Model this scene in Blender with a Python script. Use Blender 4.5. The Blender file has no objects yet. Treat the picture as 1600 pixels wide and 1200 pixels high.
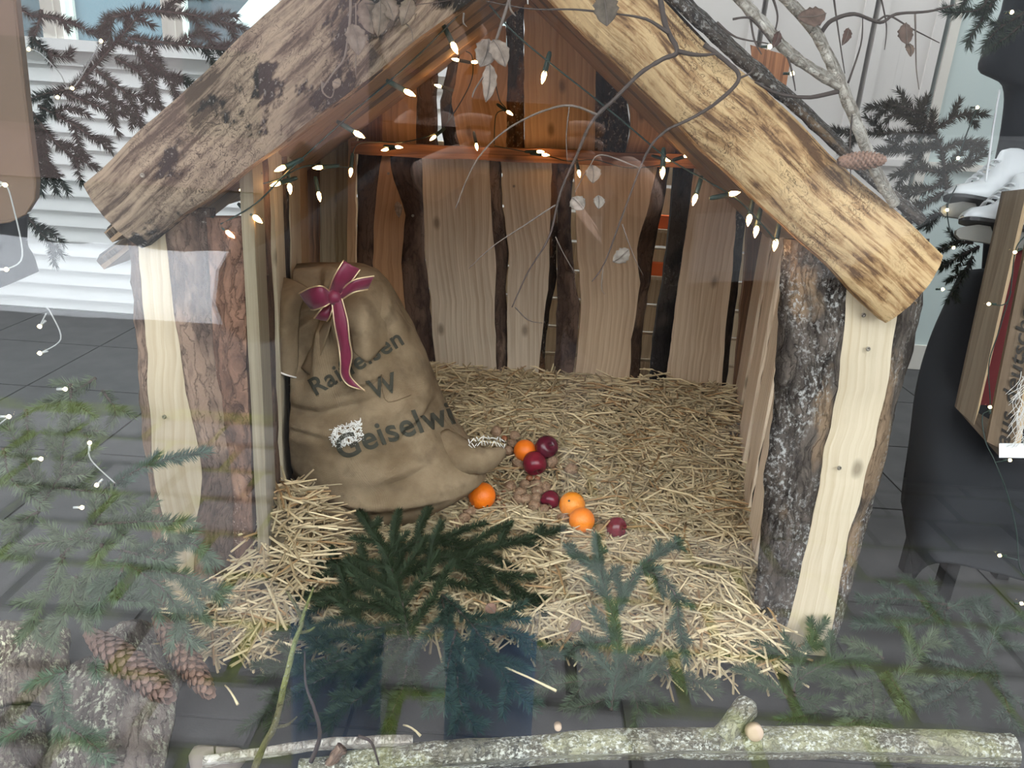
import bpy, bmesh, math, random
import numpy as np
from mathutils import Vector, Matrix, noise as mnoise
from mathutils.bvhtree import BVHTree

SC = bpy.context.scene
COL = SC.collection

# ------------------------------------------------------------------ camera, sky, exposure
FPX = 1202.0
PITCH, ROLL = math.radians(19.5), math.radians(4.0)
CAM = Vector((0.0, -0.55, 1.05))
FW = Vector((0, math.cos(PITCH), -math.sin(PITCH)))
_U0 = Vector((0, math.sin(PITCH), math.cos(PITCH)))
RT = Vector((1, 0, 0)) * math.cos(ROLL) + _U0 * math.sin(ROLL)
UP = Vector((-1, 0, 0)) * math.sin(ROLL) + _U0 * math.cos(ROLL)
cd = bpy.data.cameras.new('camera')
cam = bpy.data.objects.new('camera', cd)
COL.objects.link(cam)
cam.matrix_world = Matrix(((RT.x, UP.x, -FW.x, CAM.x), (RT.y, UP.y, -FW.y, CAM.y), (RT.z, UP.z, -FW.z, CAM.z), (0, 0, 0, 1)))
cd.sensor_width = 36.0
cd.lens = 36.0 * FPX / 1600.0
cd.clip_start = 0.01
SC.camera = cam

SKY = 10.0
wd = bpy.data.worlds.new('overcast_sky')
SC.world = wd
wd.use_nodes = True
_bg = wd.node_tree.nodes['Background']
_bg.inputs['Color'].default_value = (0.90, 0.95, 1.0, 1)
_bg.inputs['Strength'].default_value = SKY
SC.view_settings.view_transform = 'Standard'
SC.view_settings.look = 'None'
SC.view_settings.gamma = 1.0
SC.view_settings.use_curve_mapping = False
SC.view_settings.exposure = -0.58
try:
    SC.cycles.use_denoising = True
    SC.cycles.max_bounces = 5
    SC.cycles.diffuse_bounces = 3
    SC.cycles.glossy_bounces = 2
    SC.cycles.use_light_tree = False
    SC.cycles.adaptive_threshold = 0.04
    SC.cycles.transparent_max_bounces = 16
    SC.cycles.sample_clamp_indirect = 14.0
except Exception:
    pass


def ray(px, py):
    return FW + RT * ((px - 800.0) / FPX) - UP * ((py - 600.0) / FPX)


def P(px, py, D):                       # the point seen at a pixel, D metres in front of the camera's plane y = const
    d = ray(px, py)
    return CAM + d * (D / d.y)


def Z(px, py, z):                       # the point seen at a pixel on the level z
    d = ray(px, py)
    return CAM + d * ((z - CAM.z) / d.z)


# ------------------------------------------------------------------ node helper and materials
class NT:
    def __init__(s, name):
        s.m = bpy.data.materials.new(name)
        s.m.use_nodes = True
        s.t = s.m.node_tree
        s.b = s.t.nodes['Principled BSDF']
        s.out = s.t.nodes['Material Output']

    def n(s, typ, props=None, out=0, **kw):
        nd = s.t.nodes.new(typ)
        for k, v in (props or {}).items():
            setattr(nd, k, v)
        for k, v in kw.items():
            key = int(k[1:]) if k[0] == 'i' and k[1:].isdigit() else k.replace('_', ' ')
            s.put(nd.inputs[key], v)
        return nd.outputs[out]

    def put(s, inp, v):
        if hasattr(v, 'is_linked'):
            s.t.links.new(v, inp)
        else:
            inp.default_value = v

    def base(s, **kw):
        for k, v in kw.items():
            s.put(s.b.inputs[k.replace('_', ' ')], v)

    def math(s, op, a, b=None, clamp=False):
        nd = s.t.nodes.new('ShaderNodeMath')
        nd.operation = op
        nd.use_clamp = clamp
        s.put(nd.inputs[0], a)
        if b is not None:
            s.put(nd.inputs[1], b)
        return nd.outputs[0]

    def mix(s, f, a, b, blend='MIX'):
        nd = s.t.nodes.new('ShaderNodeMix')
        nd.data_type = 'RGBA'
        nd.blend_type = blend
        s.put(nd.inputs[0], f)
        s.put(nd.inputs[6], c4(a))
        s.put(nd.inputs[7], c4(b))
        return nd.outputs[2]

    def ramp(s, f, stops):
        nd = s.t.nodes.new('ShaderNodeValToRGB')
        r = nd.color_ramp
        while len(r.elements) < len(stops):
            r.elements.new(0.5)
        for e, (p, c) in zip(r.elements, stops):
            e.position = p
            e.color = c4(c)
        s.put(nd.inputs[0], f)
        return nd.outputs[0]

    def step(s, f, lo, hi):
        nd = s.t.nodes.new('ShaderNodeMapRange')
        nd.clamp = True
        s.put(nd.inputs[0], f)
        nd.inputs[1].default_value = lo
        nd.inputs[2].default_value = hi
        return nd.outputs[0]

    def uv(s, su=1.0, sv=1.0, rnd=True):
        u = s.n('ShaderNodeUVMap')
        if rnd:
            r = s.n('ShaderNodeObjectInfo', out=5)
            r2 = s.math('MULTIPLY', r, 37.0)
            cx = s.n('ShaderNodeCombineXYZ', X=r2, Y=r2, Z=r2)
            u = s.n('ShaderNodeVectorMath', {'operation': 'ADD'}, i0=u, i1=cx)
        return s.n('ShaderNodeVectorMath', {'operation': 'MULTIPLY'}, i0=u, i1=(su, sv, 1.0))

    def noise(s, vec, scale, detail=4.0, rough=0.55, dist=0.0):
        return s.n('ShaderNodeTexNoise', Vector=vec, Scale=scale, Detail=detail, Roughness=rough, Distortion=dist)

    def bump(s, h, strength=0.3, dist=0.01):
        s.put(s.b.inputs['Normal'], s.n('ShaderNodeBump', Strength=strength, Distance=dist, Height=h))

    def tint(s):
        return s.n('ShaderNodeObjectInfo', out=1)


def c4(c):
    if hasattr(c, 'is_linked') or isinstance(c, (int, float)):
        return c
    return (c[0], c[1], c[2], 1.0)


def flat(name, col, rough=0.6, metal=0.0, spec=0.5, **kw):
    t = NT(name)
    t.base(Base_Color=c4(col), Roughness=rough, Metallic=metal)
    t.b.inputs['Specular IOR Level'].default_value = spec
    for k, v in kw.items():
        t.put(t.b.inputs[k.replace('_', ' ')], v)
    return t.m


def m_wood(name, light, dark, streak=0.5, knots=True, rough=0.72, grey=0.0):
    t = NT(name)
    v1 = t.uv(1, 0.10)
    v2 = t.uv(1, 0.03)
    warp = t.noise(v1, 7.0, 2.0)
    w3 = t.n('ShaderNodeVectorMath', {'operation': 'MULTIPLY_ADD'}, i0=t.n('ShaderNodeCombineXYZ', X=warp), i1=(0.13, 0, 0), i2=v2)
    rings = t.n('ShaderNodeTexWave', {'bands_direction': 'X', 'wave_profile': 'SAW'}, 1, Vector=w3, Scale=16.0, Distortion=2.2, Detail=2.0, Detail_Scale=1.2)
    fine = t.noise(t.uv(1, 0.025), 190.0, 3.0)
    broad = t.noise(v1, 9.0, 3.0)
    f = t.math('ADD', t.math('MULTIPLY', rings, 0.20), t.math('ADD', t.math('MULTIPLY', fine, 0.45 * streak + 0.25), t.math('MULTIPLY', broad, 0.55)))
    col = t.ramp(f, [(0.48, light), (0.66, [0.55 * a + 0.45 * b for a, b in zip(light, dark)]), (0.86, dark)])
    if knots:
        vo = t.n('ShaderNodeTexVoronoi', {'voronoi_dimensions': '2D'}, Vector=t.uv(1, 0.55), Scale=4.2)
        col = t.mix(t.math('MULTIPLY', t.math('SUBTRACT', 1.0, t.step(vo, 0.02, 0.06)), 0.7), col, [d * 0.35 for d in dark])
    dirt = t.step(t.noise(t.uv(1, 0.4), 5.0, 5.0), 0.52, 0.72)
    col = t.mix(t.math('MULTIPLY', dirt, 0.30), col, [0.45 * c for c in dark])
    col = t.mix(1.0, col, t.tint(), 'MULTIPLY')
    t.base(Base_Color=col, Roughness=rough)
    t.b.inputs['Specular IOR Level'].default_value = 0.25
    t.bump(t.math('ADD', t.math('MULTIPLY', fine, 0.6), t.math('MULTIPLY', rings, 0.15)), 0.22, 0.004)
    return t.m


def m_bark(name, base, dark, patch, patch_amt, lichen, lichen_amt, sc=1.0, along=0.45):
    t = NT(name)
    v = t.uv(1, along)
    big = t.noise(v, 7.0 * sc, 4.0)
    mid = t.noise(v, 34.0 * sc, 5.0, 0.65, 0.6)
    fine = t.noise(t.uv(1, 0.8), 130.0 * sc, 4.0, 0.7)
    crack = t.n('ShaderNodeTexVoronoi', {'feature': 'DISTANCE_TO_EDGE'}, Vector=t.n('ShaderNodeVectorMath', {'operation': 'MULTIPLY_ADD'}, i0=t.n('ShaderNodeCombineXYZ', X=mid, Y=big), i1=(0.06, 0.06, 0), i2=t.uv(1, 0.14)), Scale=62.0 * sc)
    col = t.mix(t.step(mid, 0.35, 0.65), dark, base)
    col = t.mix(t.step(big, 0.62 - 0.25 * patch_amt, 0.68 - 0.25 * patch_amt), col, patch)
    lf = t.math('MULTIPLY', t.step(fine, 0.60 - 0.12 * lichen_amt, 0.66 - 0.08 * lichen_amt), t.step(t.noise(v, 11.0 * sc, 3.0), 0.62 - 0.3 * lichen_amt, 0.72 - 0.2 * lichen_amt))
    col = t.mix(lf, col, lichen)
    col = t.mix(t.math('SUBTRACT', 0.40, t.step(crack, 0.0, 0.12), True), col, [d * 0.3 for d in dark])
    col = t.mix(1.0, col, t.tint(), 'MULTIPLY')
    t.base(Base_Color=col, Roughness=0.9)
    t.b.inputs['Specular IOR Level'].default_value = 0.15
    t.bump(t.math('ADD', t.math('ADD', mid, t.math('MULTIPLY', fine, 0.5)), t.math('MULTIPLY', t.step(crack, 0, 0.08), 0.6)), 0.75, 0.008)
    return t.m


def m_debarked(name, light, mid, dark, black, black_amt):
    """a slab with most of its bark peeled off: long fibre streaks, beetle scribbles, leftovers of bark"""
    t = NT(name)
    st = t.noise(t.uv(1, 0.08), 70.0, 5.0, 0.62, 0.4)
    mot = t.noise(t.uv(1, 0.5), 42.0, 5.0, 0.65, 0.8)
    st2 = t.noise(t.uv(1, 0.05), 150.0, 3.0)
    br = t.noise(t.uv(1, 0.3), 9.0, 4.0)
    f = t.math('ADD', t.math('MULTIPLY', st, 0.65), t.math('ADD', t.math('MULTIPLY', br, 0.30), t.math('ADD', t.math('MULTIPLY', mot, 0.30), t.math('MULTIPLY', st2, 0.25))))
    col = t.ramp(f, [(0.665, dark), (0.735, mid), (0.805, light), (0.92, [min(1, c * 1.15) for c in light])])
    scr = t.noise(t.uv(1, 0.6), 60.0, 3.0, 0.5, 2.5)
    col = t.mix(t.math('MULTIPLY', t.step(t.math('ABSOLUTE', t.math('SUBTRACT', scr, 0.5)), 0.035, 0.0), t.step(t.noise(t.uv(), 8.0), 0.45, 0.6)), col, [d * 0.4 for d in dark])
    bl = t.step(t.math('ADD', t.noise(t.uv(1, 0.55), 6.5, 6.0, 0.62), black_amt), 0.62, 0.645)
    spk = t.step(t.noise(t.uv(), 170.0, 3.0), 0.60, 0.66)
    col = t.mix(bl, col, t.mix(spk, black, [min(1, 4.5 * c + 0.05) for c in black]))
    t.base(Base_Color=col, Roughness=0.8)
    t.b.inputs['Specular IOR Level'].default_value = 0.2
    t.bump(t.math('ADD', t.math('MULTIPLY', st, 0.8), t.math('ADD', t.math('MULTIPLY', bl, 0.5), t.math('MULTIPLY', scr, 0.3))), 0.7, 0.008)
    return t.m


def m_vcol(name, rough=0.6, spec=0.3, trans=0.0, noise_amt=0.0):
    t = NT(name)
    c = t.n('ShaderNodeAttribute', {'attribute_name': 'tone'})
    if noise_amt:
        n = t.noise(t.n('ShaderNodeTexCoord', out=3), 220.0, 3.0)
        c = t.mix(noise_amt, c, t.ramp(n, [(0.3, (0.25, 0.25, 0.25)), (0.75, (1, 1, 1))]), 'MULTIPLY')
    t.base(Base_Color=c, Roughness=rough)
    t.b.inputs['Specular IOR Level'].default_value = spec
    return t.m


MAT = {}
MAT['wood'] = m_wood('pale_sawn_wood', (0.66, 0.545, 0.41), (0.38, 0.285, 0.195))
MAT['cream'] = m_wood('cream_fresh_wood', (0.60, 0.51, 0.37), (0.46, 0.365, 0.235), 0.5)
MAT['oldwood'] = m_wood('brown_old_wood', (0.30, 0.15, 0.075), (0.10, 0.045, 0.022), 0.8)
MAT['greywood'] = m_wood('grey_weathered_wood', (0.50, 0.44, 0.34), (0.27, 0.22, 0.15), 0.6)
MAT['bark'] = m_bark('dark_bark', (0.060, 0.047, 0.038), (0.018, 0.014, 0.012), (0.20, 0.115, 0.06), 0.25, (0.42, 0.42, 0.39), 0.35)
MAT['barkpale'] = m_bark('lichen_grey_bark', (0.14, 0.115, 0.095), (0.035, 0.028, 0.024), (0.24, 0.165, 0.105), 0.18, (0.42, 0.41, 0.385), 0.65)
MAT['barkred'] = m_bark('red_brown_bark', (0.17, 0.112, 0.082), (0.07, 0.045, 0.034), (0.26, 0.175, 0.125), 0.5, (0.36, 0.31, 0.26), 0.15)
MAT['barkblack'] = m_bark('black_bark', (0.022, 0.019, 0.018), (0.006, 0.005, 0.005), (0.05, 0.042, 0.036), 0.3, (0.22, 0.22, 0.21), 0.3)
MAT['slab_r'] = m_debarked('peeled_yellow_slab', (0.54, 0.375, 0.195), (0.36, 0.215, 0.10), (0.125, 0.068, 0.034), (0.085, 0.05, 0.03), 0.015)
MAT['slab_l'] = m_debarked('peeled_grey_brown_slab', (0.27, 0.20, 0.14), (0.18, 0.13, 0.092), (0.07, 0.047, 0.034), (0.018, 0.015, 0.013), 0.088)
MAT['birch'] = m_bark('birch_bark', (0.60, 0.555, 0.48), (0.24, 0.20, 0.16), (0.64, 0.60, 0.53), 0.3, (0.10, 0.08, 0.065), 0.25, 1.6, 1.6)
MAT['lichen_log'] = m_bark('lichen_log_bark', (0.22, 0.20, 0.145), (0.09, 0.08, 0.058), (0.27, 0.26, 0.16), 0.5, (0.58, 0.58, 0.50), 0.85, 1.5, 0.8)
MAT['twig'] = flat('brown_twig', (0.055, 0.038, 0.030), 0.75)
MAT['twigpale'] = flat('dry_pale_twig', (0.13, 0.10, 0.08), 0.75)
MAT['twigmoss'] = m_bark('mossy_twig', (0.17, 0.155, 0.075), (0.09, 0.08, 0.04), (0.20, 0.21, 0.075), 0.5, (0.36, 0.38, 0.29), 0.4, 2.0)
MAT['needle'] = m_vcol('spruce_needle', 0.6, 0.15)
MAT['straw'] = m_vcol('straw', 0.5, 0.35)
MAT['cable'] = flat('dark_green_cable', (0.012, 0.030, 0.022), 0.5)
MAT['socket'] = flat('green_lamp_holder', (0.015, 0.040, 0.030), 0.45)
MAT['clearcable'] = flat('grey_clear_cable', (0.35, 0.36, 0.35), 0.4)


def emit(name, col, s):
    t = NT(name)
    t.base(Base_Color=c4(col), Roughness=0.3)
    t.put(t.b.inputs['Emission Color'], c4(col))
    t.b.inputs['Emission Strength'].default_value = s
    return t.m


MAT['bulb'] = emit('warm_bulb', (1.0, 0.52, 0.18), 75.0)
MAT['led'] = emit('warm_white_led', (1.0, 0.78, 0.36), 22.0)
MAT['led'].cycles.emission_sampling = 'NONE'      # too faint to light anything around
MAT['bulb'].cycles.emission_sampling = 'FRONT'


# ------------------------------------------------------------------ mesh helpers
class MB:
    def __init__(s):
        s.v, s.f, s.uv, s.c = [], [], [], []

    def add(s, verts, faces, uvs=None, col=None):
        o = len(s.v)
        s.v += [tuple(p) for p in verts]
        s.uv += [tuple(q) for q in uvs] if uvs is not None else [(p[0] + p[1] * 0.7, p[2] + p[1] * 0.3) for p in s.v[o:]]
        s.c += [col or (1, 1, 1)] * len(verts)
        s.f += [tuple(i + o for i in f) for f in faces]
        return s

    def tube(s, pts, rad, n=8, caps=True, col=None, rough=0.0, flatz=1.0):
        pts = [Vector(p) for p in pts]
        m = len(pts)
        if not hasattr(rad, '__len__'):
            rad = [rad] * m
        vs, uv, fs = [], [], []
        t0 = (pts[1] - pts[0]).normalized()
        a = Vector((0, 0, 1)) if abs(t0.z) < 0.9 else Vector((1, 0, 0))
        nrm = t0.cross(a).normalized()
        L = 0.0
        for i, p in enumerate(pts):
            t = ((pts[min(i + 1, m - 1)] - pts[max(i - 1, 0)])).normalized()
            nrm = (nrm - t * nrm.dot(t)).normalized()
            bi = t.cross(nrm)
            if i:
                L += (p - pts[i - 1]).length
            for k in range(n):
                an = 2 * math.pi * k / n
                r = rad[i]
                if rough:
                    r *= 1 + rough * mnoise.noise((p + (nrm * math.cos(an) + bi * math.sin(an)) * r) * (0.55 / max(r, 1e-4)))
                d = nrm * (math.cos(an) * r) + bi * (math.sin(an) * r)
                vs.append(p + Vector((d.x, d.y, d.z * flatz)))
                uv.append((k / n * 2 * math.pi * rad[i], L))
        for i in range(m - 1):
            for k in range(n):
                k2 = (k + 1) % n
                fs.append((i * n + k, i * n + k2, (i + 1) * n + k2, (i + 1) * n + k))
        if caps:
            fs.append(tuple(range(n - 1, -1, -1)))
            fs.append(tuple((m - 1) * n + k for k in range(n)))
        return s.add(vs, fs, uv, col)

    def box(s, c, h, col=None, R=None):
        c = Vector(c)
        vs = []
        for dz in (-1, 1):
            for dy in (-1, 1):
                for dx in (-1, 1):
                    d = Vector((dx * h[0], dy * h[1], dz * h[2]))
                    vs.append(c + (R @ d if R else d))
        return s.add(vs, [(0, 2, 3, 1), (4, 5, 7, 6), (0, 1, 5, 4), (2, 6, 7, 3), (0, 4, 6, 2), (1, 3, 7, 5)], None, col)

    def lathe(s, prof, n=20, M=None, col=None):
        vs, fs, uv = [], [], []
        M = M or Matrix()
        for i, (r, z) in enumerate(prof):
            for k in range(n):
                a = 2 * math.pi * k / n
                vs.append(M @ Vector((r * math.cos(a), r * math.sin(a), z)))
                uv.append((a * 0.03, z))
        for i in range(len(prof) - 1):
            for k in range(n):
                k2 = (k + 1) % n
                fs.append((i * n + k, i * n + k2, (i + 1) * n + k2, (i + 1) * n + k))
        fs.append(tuple(range(n - 1, -1, -1)))
        fs.append(tuple((len(prof) - 1) * n + k for k in range(n)))
        return s.add(vs, fs, uv, col)

    def grid(s, rows, uvs=None, closed=False, col=None, thick=0.0, nrm=None):
        """rows of points -> quad sheet; thick > 0 gives it a back side along nrm"""
        m, n = len(rows), len(rows[0])
        vs = [Vector(p) for r in rows for p in r]
        uv = [q for r in uvs for q in r] if uvs else None
        fs = []
        for i in range(m - 1):
            for k in range(n if closed else n - 1):
                k2 = (k + 1) % n
                fs.append((i * n + k, i * n + k2, (i + 1) * n + k2, (i + 1) * n + k))
        if thick:
            o = len(vs)
            nn = Vector(nrm)
            vs += [p - nn * thick for p in vs]
            if uv:
                uv = uv + uv
            fs += [tuple(reversed([j + o for j in f])) for f in fs[:]]
            rim = [k for k in range(n)] + [i * n + n - 1 for i in range(1, m)] + [(m - 1) * n + k for k in range(n - 2, -1, -1)] + [i * n for i in range(m - 2, 0, -1)]
            for a, b in zip(rim, rim[1:] + rim[:1]):
                fs.append((b, a, a + o, b + o))
        return s.add(vs, fs, uv, col)

    def build(s, name, mat, parent=None, smooth=True, tone=None, loc=None):
        me = bpy.data.meshes.new(name)
        me.from_pydata(s.v, [], s.f)
        ul = me.uv_layers.new(name='UVMap')
        li = np.zeros(len(me.loops), dtype=np.int32)
        me.loops.foreach_get('vertex_index', li)
        ul.data.foreach_set('uv', np.array(s.uv, dtype=np.float32)[li].ravel())
        if any(c != (1, 1, 1) for c in s.c[:1]):
            at = me.attributes.new('tone', 'FLOAT_COLOR', 'POINT')
            at.data.foreach_set('color', np.c_[np.array(s.c, dtype=np.float32), np.ones(len(s.c), dtype=np.float32)].ravel())
        if smooth:
            me.polygons.foreach_set('use_smooth', [True] * len(me.polygons))
        if mat is not None:
            me.materials.append(MAT[mat] if isinstance(mat, str) else mat)
        me.validate()
        return link(name, me, parent, tone)


def link(name, me, parent=None, tone=None):
    o = bpy.data.objects.new(name, me)
    COL.objects.link(o)
    if parent is not None:
        o.parent = parent
        o.matrix_parent_inverse = Matrix.Translation(-parent.location) if parent.parent is None else Matrix()
        if parent.parent is not None:
            o.matrix_parent_inverse = (pw(parent)).inverted()
    if tone:
        o.color = (tone[0], tone[1], tone[2], 1)
    return o


def pw(o):
    m = Matrix.Translation(o.location)
    if o.parent is not None:
        m = pw(o.parent) @ o.matrix_parent_inverse @ m
    return m


def tag(o, label, cat, group=None):
    o['label'] = label
    o['category'] = cat
    if group:
        o['group'] = group
    return o


def thing(name, label, cat, loc=(0, 0, 0), group=None):
    o = bpy.data.objects.new(name, None)
    o.empty_display_size = 0.05
    COL.objects.link(o)
    o.location = loc
    return tag(o, label, cat, group)


def struct(o):
    o['kind'] = 'structure'
    return o


def stuff(o):
    o['kind'] = 'stuff'
    return o


def interp(poly, y):                    # polyline [(x, y), ...] sorted by y -> x at y
    if y <= poly[0][1]:
        return poly[0][0]
    for (x0, y0), (x1, y1) in zip(poly, poly[1:]):
        if y <= y1:
            return x0 + (x1 - x0) * (y - y0) / max(1e-6, y1 - y0)
    return poly[-1][0]


def smooth_poly(pts, k=6):              # Catmull-Rom through 3D points
    pts = [Vector(p) for p in pts]
    if len(pts) < 3:
        return [pts[0].lerp(pts[-1], i / k) for i in range(k + 1)]
    out = []
    for i in range(len(pts) - 1):
        p0, p1, p2, p3 = pts[max(i - 1, 0)], pts[i], pts[i + 1], pts[min(i + 2, len(pts) - 1)]
        for j in range(k):
            t = j / k
            out.append(0.5 * ((2 * p1) + (p2 - p0) * t + (2 * p0 - 5 * p1 + 4 * p2 - p3) * t * t + (3 * p1 - p0 - 3 * p2 + p3) * t ** 3))
    out.append(pts[-1])
    return out


def nz(p, s, a, o=0.0):
    return a * mnoise.noise(Vector((p[0] * s + o, p[1] * s + o * 1.7, p[2] * s - o)))


_bid = [0]


def board(name, L, R, nrm, thick, mat, parent, tone=None, bark_l=None, bark_r=None, bark_mat='bark', bulge=0.0, nx=6, cut=None, rough=0.0, bark_tone=None):
    """A plank with its own edges: L, R = points along the two edges of its front face (top to bottom); nrm = towards the viewer.
    bark_l / bark_r: points of the outer bark edge (sits further back): a rounded waney flank as a sub-part."""
    _bid[0] += 1
    o = _bid[0] * 3.17
    nrm = Vector(nrm).normalized()
    N = len(L)

    def clip(p):
        if cut is not None:
            p.z = min(p.z, cut(p))
        return p
    rows, uvs = [], []
    Ln = 0.0
    for i in range(N):
        if i:
            Ln += (L[i] - L[i - 1]).length
        r, u = [], []
        w = (R[i] - L[i]).length
        for k in range(nx + 1):
            t = k / nx
            p = L[i].lerp(R[i], t)
            p = p + nrm * (bulge * (1 - (2 * t - 1) ** 2) + nz(p, 6, 0.002, o) + (nz(p, 28, rough, o) + nz(p, 70, rough * 0.6, o) if rough else 0))
            r.append(clip(p))
            u.append((t * w + o, Ln))
        back_r, back_l = clip(R[i] - nrm * thick), clip(L[i] - nrm * thick)
        r += [back_r, back_l]
        u += [(w + thick + o, Ln), (-thick + o, Ln)]
        rows.append(r)
        uvs.append(u)
    mb = MB().grid(rows, uvs, closed=True)
    n = nx + 3
    mb.f.append(tuple(range(n)))
    mb.f.append(tuple((N - 1) * n + k for k in range(n - 1, -1, -1)))
    ob = mb.build(name, mat, parent, True, tone)
    es = ob.data
    es.set_sharp_from_angle(angle=math.radians(40))
    for side, (E, B) in enumerate(((L, bark_l), (R, bark_r))):
        if B is None:
            continue
        rows, uvs = [], []
        Ln = 0.0
        for i in range(N):
            if i:
                Ln += (E[i] - E[i - 1]).length
            d = B[i] - E[i]
            r, u = [], []
            for k in range(6):
                t = k / 5
                p = E[i] + d * t - nrm * (thick * 0.92 * t ** 1.9 + 0.001)
                if 0 < k:
                    q = p + Vector((o, 0, 0))
                    p = p + nrm * (nz(q, 26, 0.007, o) + nz(q, 80, 0.004, o)) + d.normalized() * nz(q, 34, 0.004, o + 5)
                r.append(clip(p))
                u.append((t * (d.length + thick * 0.5) + o, Ln))
            q = E[i] - nrm * thick
            r.append(clip(q))
            u.append((o + 0.2, Ln))
            if side == 0:
                r.reverse()
                u.reverse()
            rows.append(r)
            uvs.append(u)
        bm_ = MB().grid(rows, uvs, closed=True)
        bm_.f.append(tuple(range(7)))
        bm_.f.append(tuple((N - 1) * 7 + k for k in range(6, -1, -1)))
        be = bm_.build('bark_edge', bark_mat, ob, True, bark_tone)
        be['label'] = 'rough bark left on the plank edge'
    return ob


def trace(poly, ys, D):
    return [P(interp(poly, y), y, D) for y in ys]

# ------------------------------------------------------------------ the shop: floor, window pane, walls, ceiling
random.seed(4)
GROUND = -0.45


def slab(name, x0, x1, y0, y1, z0, z1, mat, parent=None):
    return MB().box(((x0 + x1) / 2, (y0 + y1) / 2, (z0 + z1) / 2), ((x1 - x0) / 2, (y1 - y0) / 2, (z1 - z0) / 2)).build(name, mat, parent, False)


t = NT('dark_grey_floor_tile')
tc = t.n('ShaderNodeTexCoord', out=3)
nn = t.noise(tc, 9.0, 5.0)
n2 = t.noise(tc, 260.0, 3.0)
t.base(Base_Color=t.mix(t.math('MULTIPLY', n2, 0.45), t.ramp(nn, [(0.35, (0.034, 0.033, 0.032)), (0.7, (0.055, 0.053, 0.051))]), (0.025, 0.025, 0.025)), Roughness=0.85)
t.bump(n2, 0.15, 0.002)
MAT['floortile'] = t.m
MAT['joint'] = flat('dark_floor_joint', (0.02, 0.02, 0.02), 0.9)
MAT['white'] = flat('white_paint', (0.80, 0.81, 0.80), 0.55)
MAT['offwhite'] = flat('warm_white_panel', (0.60, 0.57, 0.54), 0.5)
MAT['greenwhite'] = flat('pale_green_glazing', (0.50, 0.575, 0.555), 0.25)
MAT['frame'] = flat('cream_window_frame', (0.62, 0.59, 0.53), 0.5)
MAT['plaster'] = flat('plaster_wall', (0.52, 0.50, 0.47), 0.9)

fl = struct(slab('floor', -3.2, 3.2, 0.03, 3.9, -0.10, -0.004, 'joint'))
tb = MB().box((0, 0, 0), (0.2465, 0.2465, 0.004))
me_tile = None
for i in range(13):
    for j in range(8):
        c = (-3.0 + 0.5 * i, 0.28 + 0.5 * j, -0.004)
        if me_tile is None:
            o = tb.build('floor_tile', 'floortile', fl, False)
            me_tile = o.data
        else:
            o = link('floor_tile', me_tile, fl)
        o.location = c

t = NT('window_glass')
t.t.nodes.remove(t.b)
lw = t.n('ShaderNodeLayerWeight', out=1, Blend=0.5)
fr = t.math('ADD', 0.043, t.math('MULTIPLY', t.math('POWER', lw, 5.0), 0.957))
gl = t.n('ShaderNodeBsdfGlossy', Roughness=0.0, Color=(1, 1, 1, 1))
tr = t.n('ShaderNodeBsdfTransparent', Color=(0.985, 0.99, 0.988, 1))
t.put(t.out.inputs[0], t.n('ShaderNodeMixShader', i0=fr, i1=tr, i2=gl))
MAT['glass'] = t.m

w1 = struct(slab('window_1', -2.6, 2.6, -0.004, 0.004, -0.02, 1.80, 'glass'))
w1['label'] = 'large clear shop window pane'
MAT['alu'] = flat('grey_window_frame', (0.22, 0.22, 0.22), 0.4, 0.6)
for nm, a in (('frame_bar', (-2.66, 2.66, -0.03, 0.03, -0.08, -0.02)), ('frame_bar', (-2.66, 2.66, -0.03, 0.03, 1.80, 1.86)), ('frame_bar', (-2.66, -2.6, -0.03, 0.03, -0.02, 1.80)), ('frame_bar', (2.6, 2.66, -0.03, 0.03, -0.02, 1.80))):
    slab(nm, *a, 'alu', w1)
wf = struct(slab('wall_front', -6, 6, -0.12, 0.12, GROUND, -0.08, 'plaster'))
slab('upper_wall', -6, 6, -0.12, 0.12, 1.86, 5.5, 'plaster', wf)
slab('side_wall', -6, -2.66, -0.12, 0.12, -0.08, 1.86, 'plaster', wf)
slab('side_wall', 2.66, 6, -0.12, 0.12, -0.08, 1.86, 'plaster', wf)
struct(slab('wall_left', -3.3, -3.2, 0.12, 3.9, -0.1, 2.5, 'plaster'))
struct(slab('wall_right', 3.2, 3.3, 0.12, 3.9, -0.1, 2.5, 'plaster'))
CEIL_END = 2.05  # ceiling cut short here to let in sky and brighten the back
struct(slab('ceiling', -3.3, 3.3, 0.12, CEIL_END, 2.42, 2.5, 'white'))

# back of the room: low white boarded wall with a window above it (left), white doors (right)
DB = 3.60
YB = CAM.y + DB
wb = struct(slab('wall_back', -3.2, -0.05, YB + 0.02, YB + 0.12, -0.1, 1.17, 'white'))
me_sid = None
for i in range(17):
    z = -0.02 + i * 0.0705
    if me_sid is None:
        o = MB().add([(-3.2, 0.02, 0), (0, 0.02, 0), (0, 0.02, 0.0695), (-3.2, 0.02, 0.0695), (-3.2, 0, 0), (0, 0, 0), (0, 0.012, 0.0695), (-3.2, 0.012, 0.0695)],
                     [(0, 3, 2, 1), (4, 5, 6, 7), (0, 1, 5, 4), (3, 7, 6, 2), (0, 4, 7, 3), (1, 2, 6, 5)]).build('board', 'white', wb, False)
        me_sid = o.data
    else:
        o = link('board', me_sid, wb)
    o.location = (0, YB, z)
w2 = struct(slab('window_2', -3.2, -0.05, YB - 0.03, YB + 0.10, 1.17, 1.215, 'white'))
w2['label'] = 'cream framed back window above the white boards'
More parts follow.
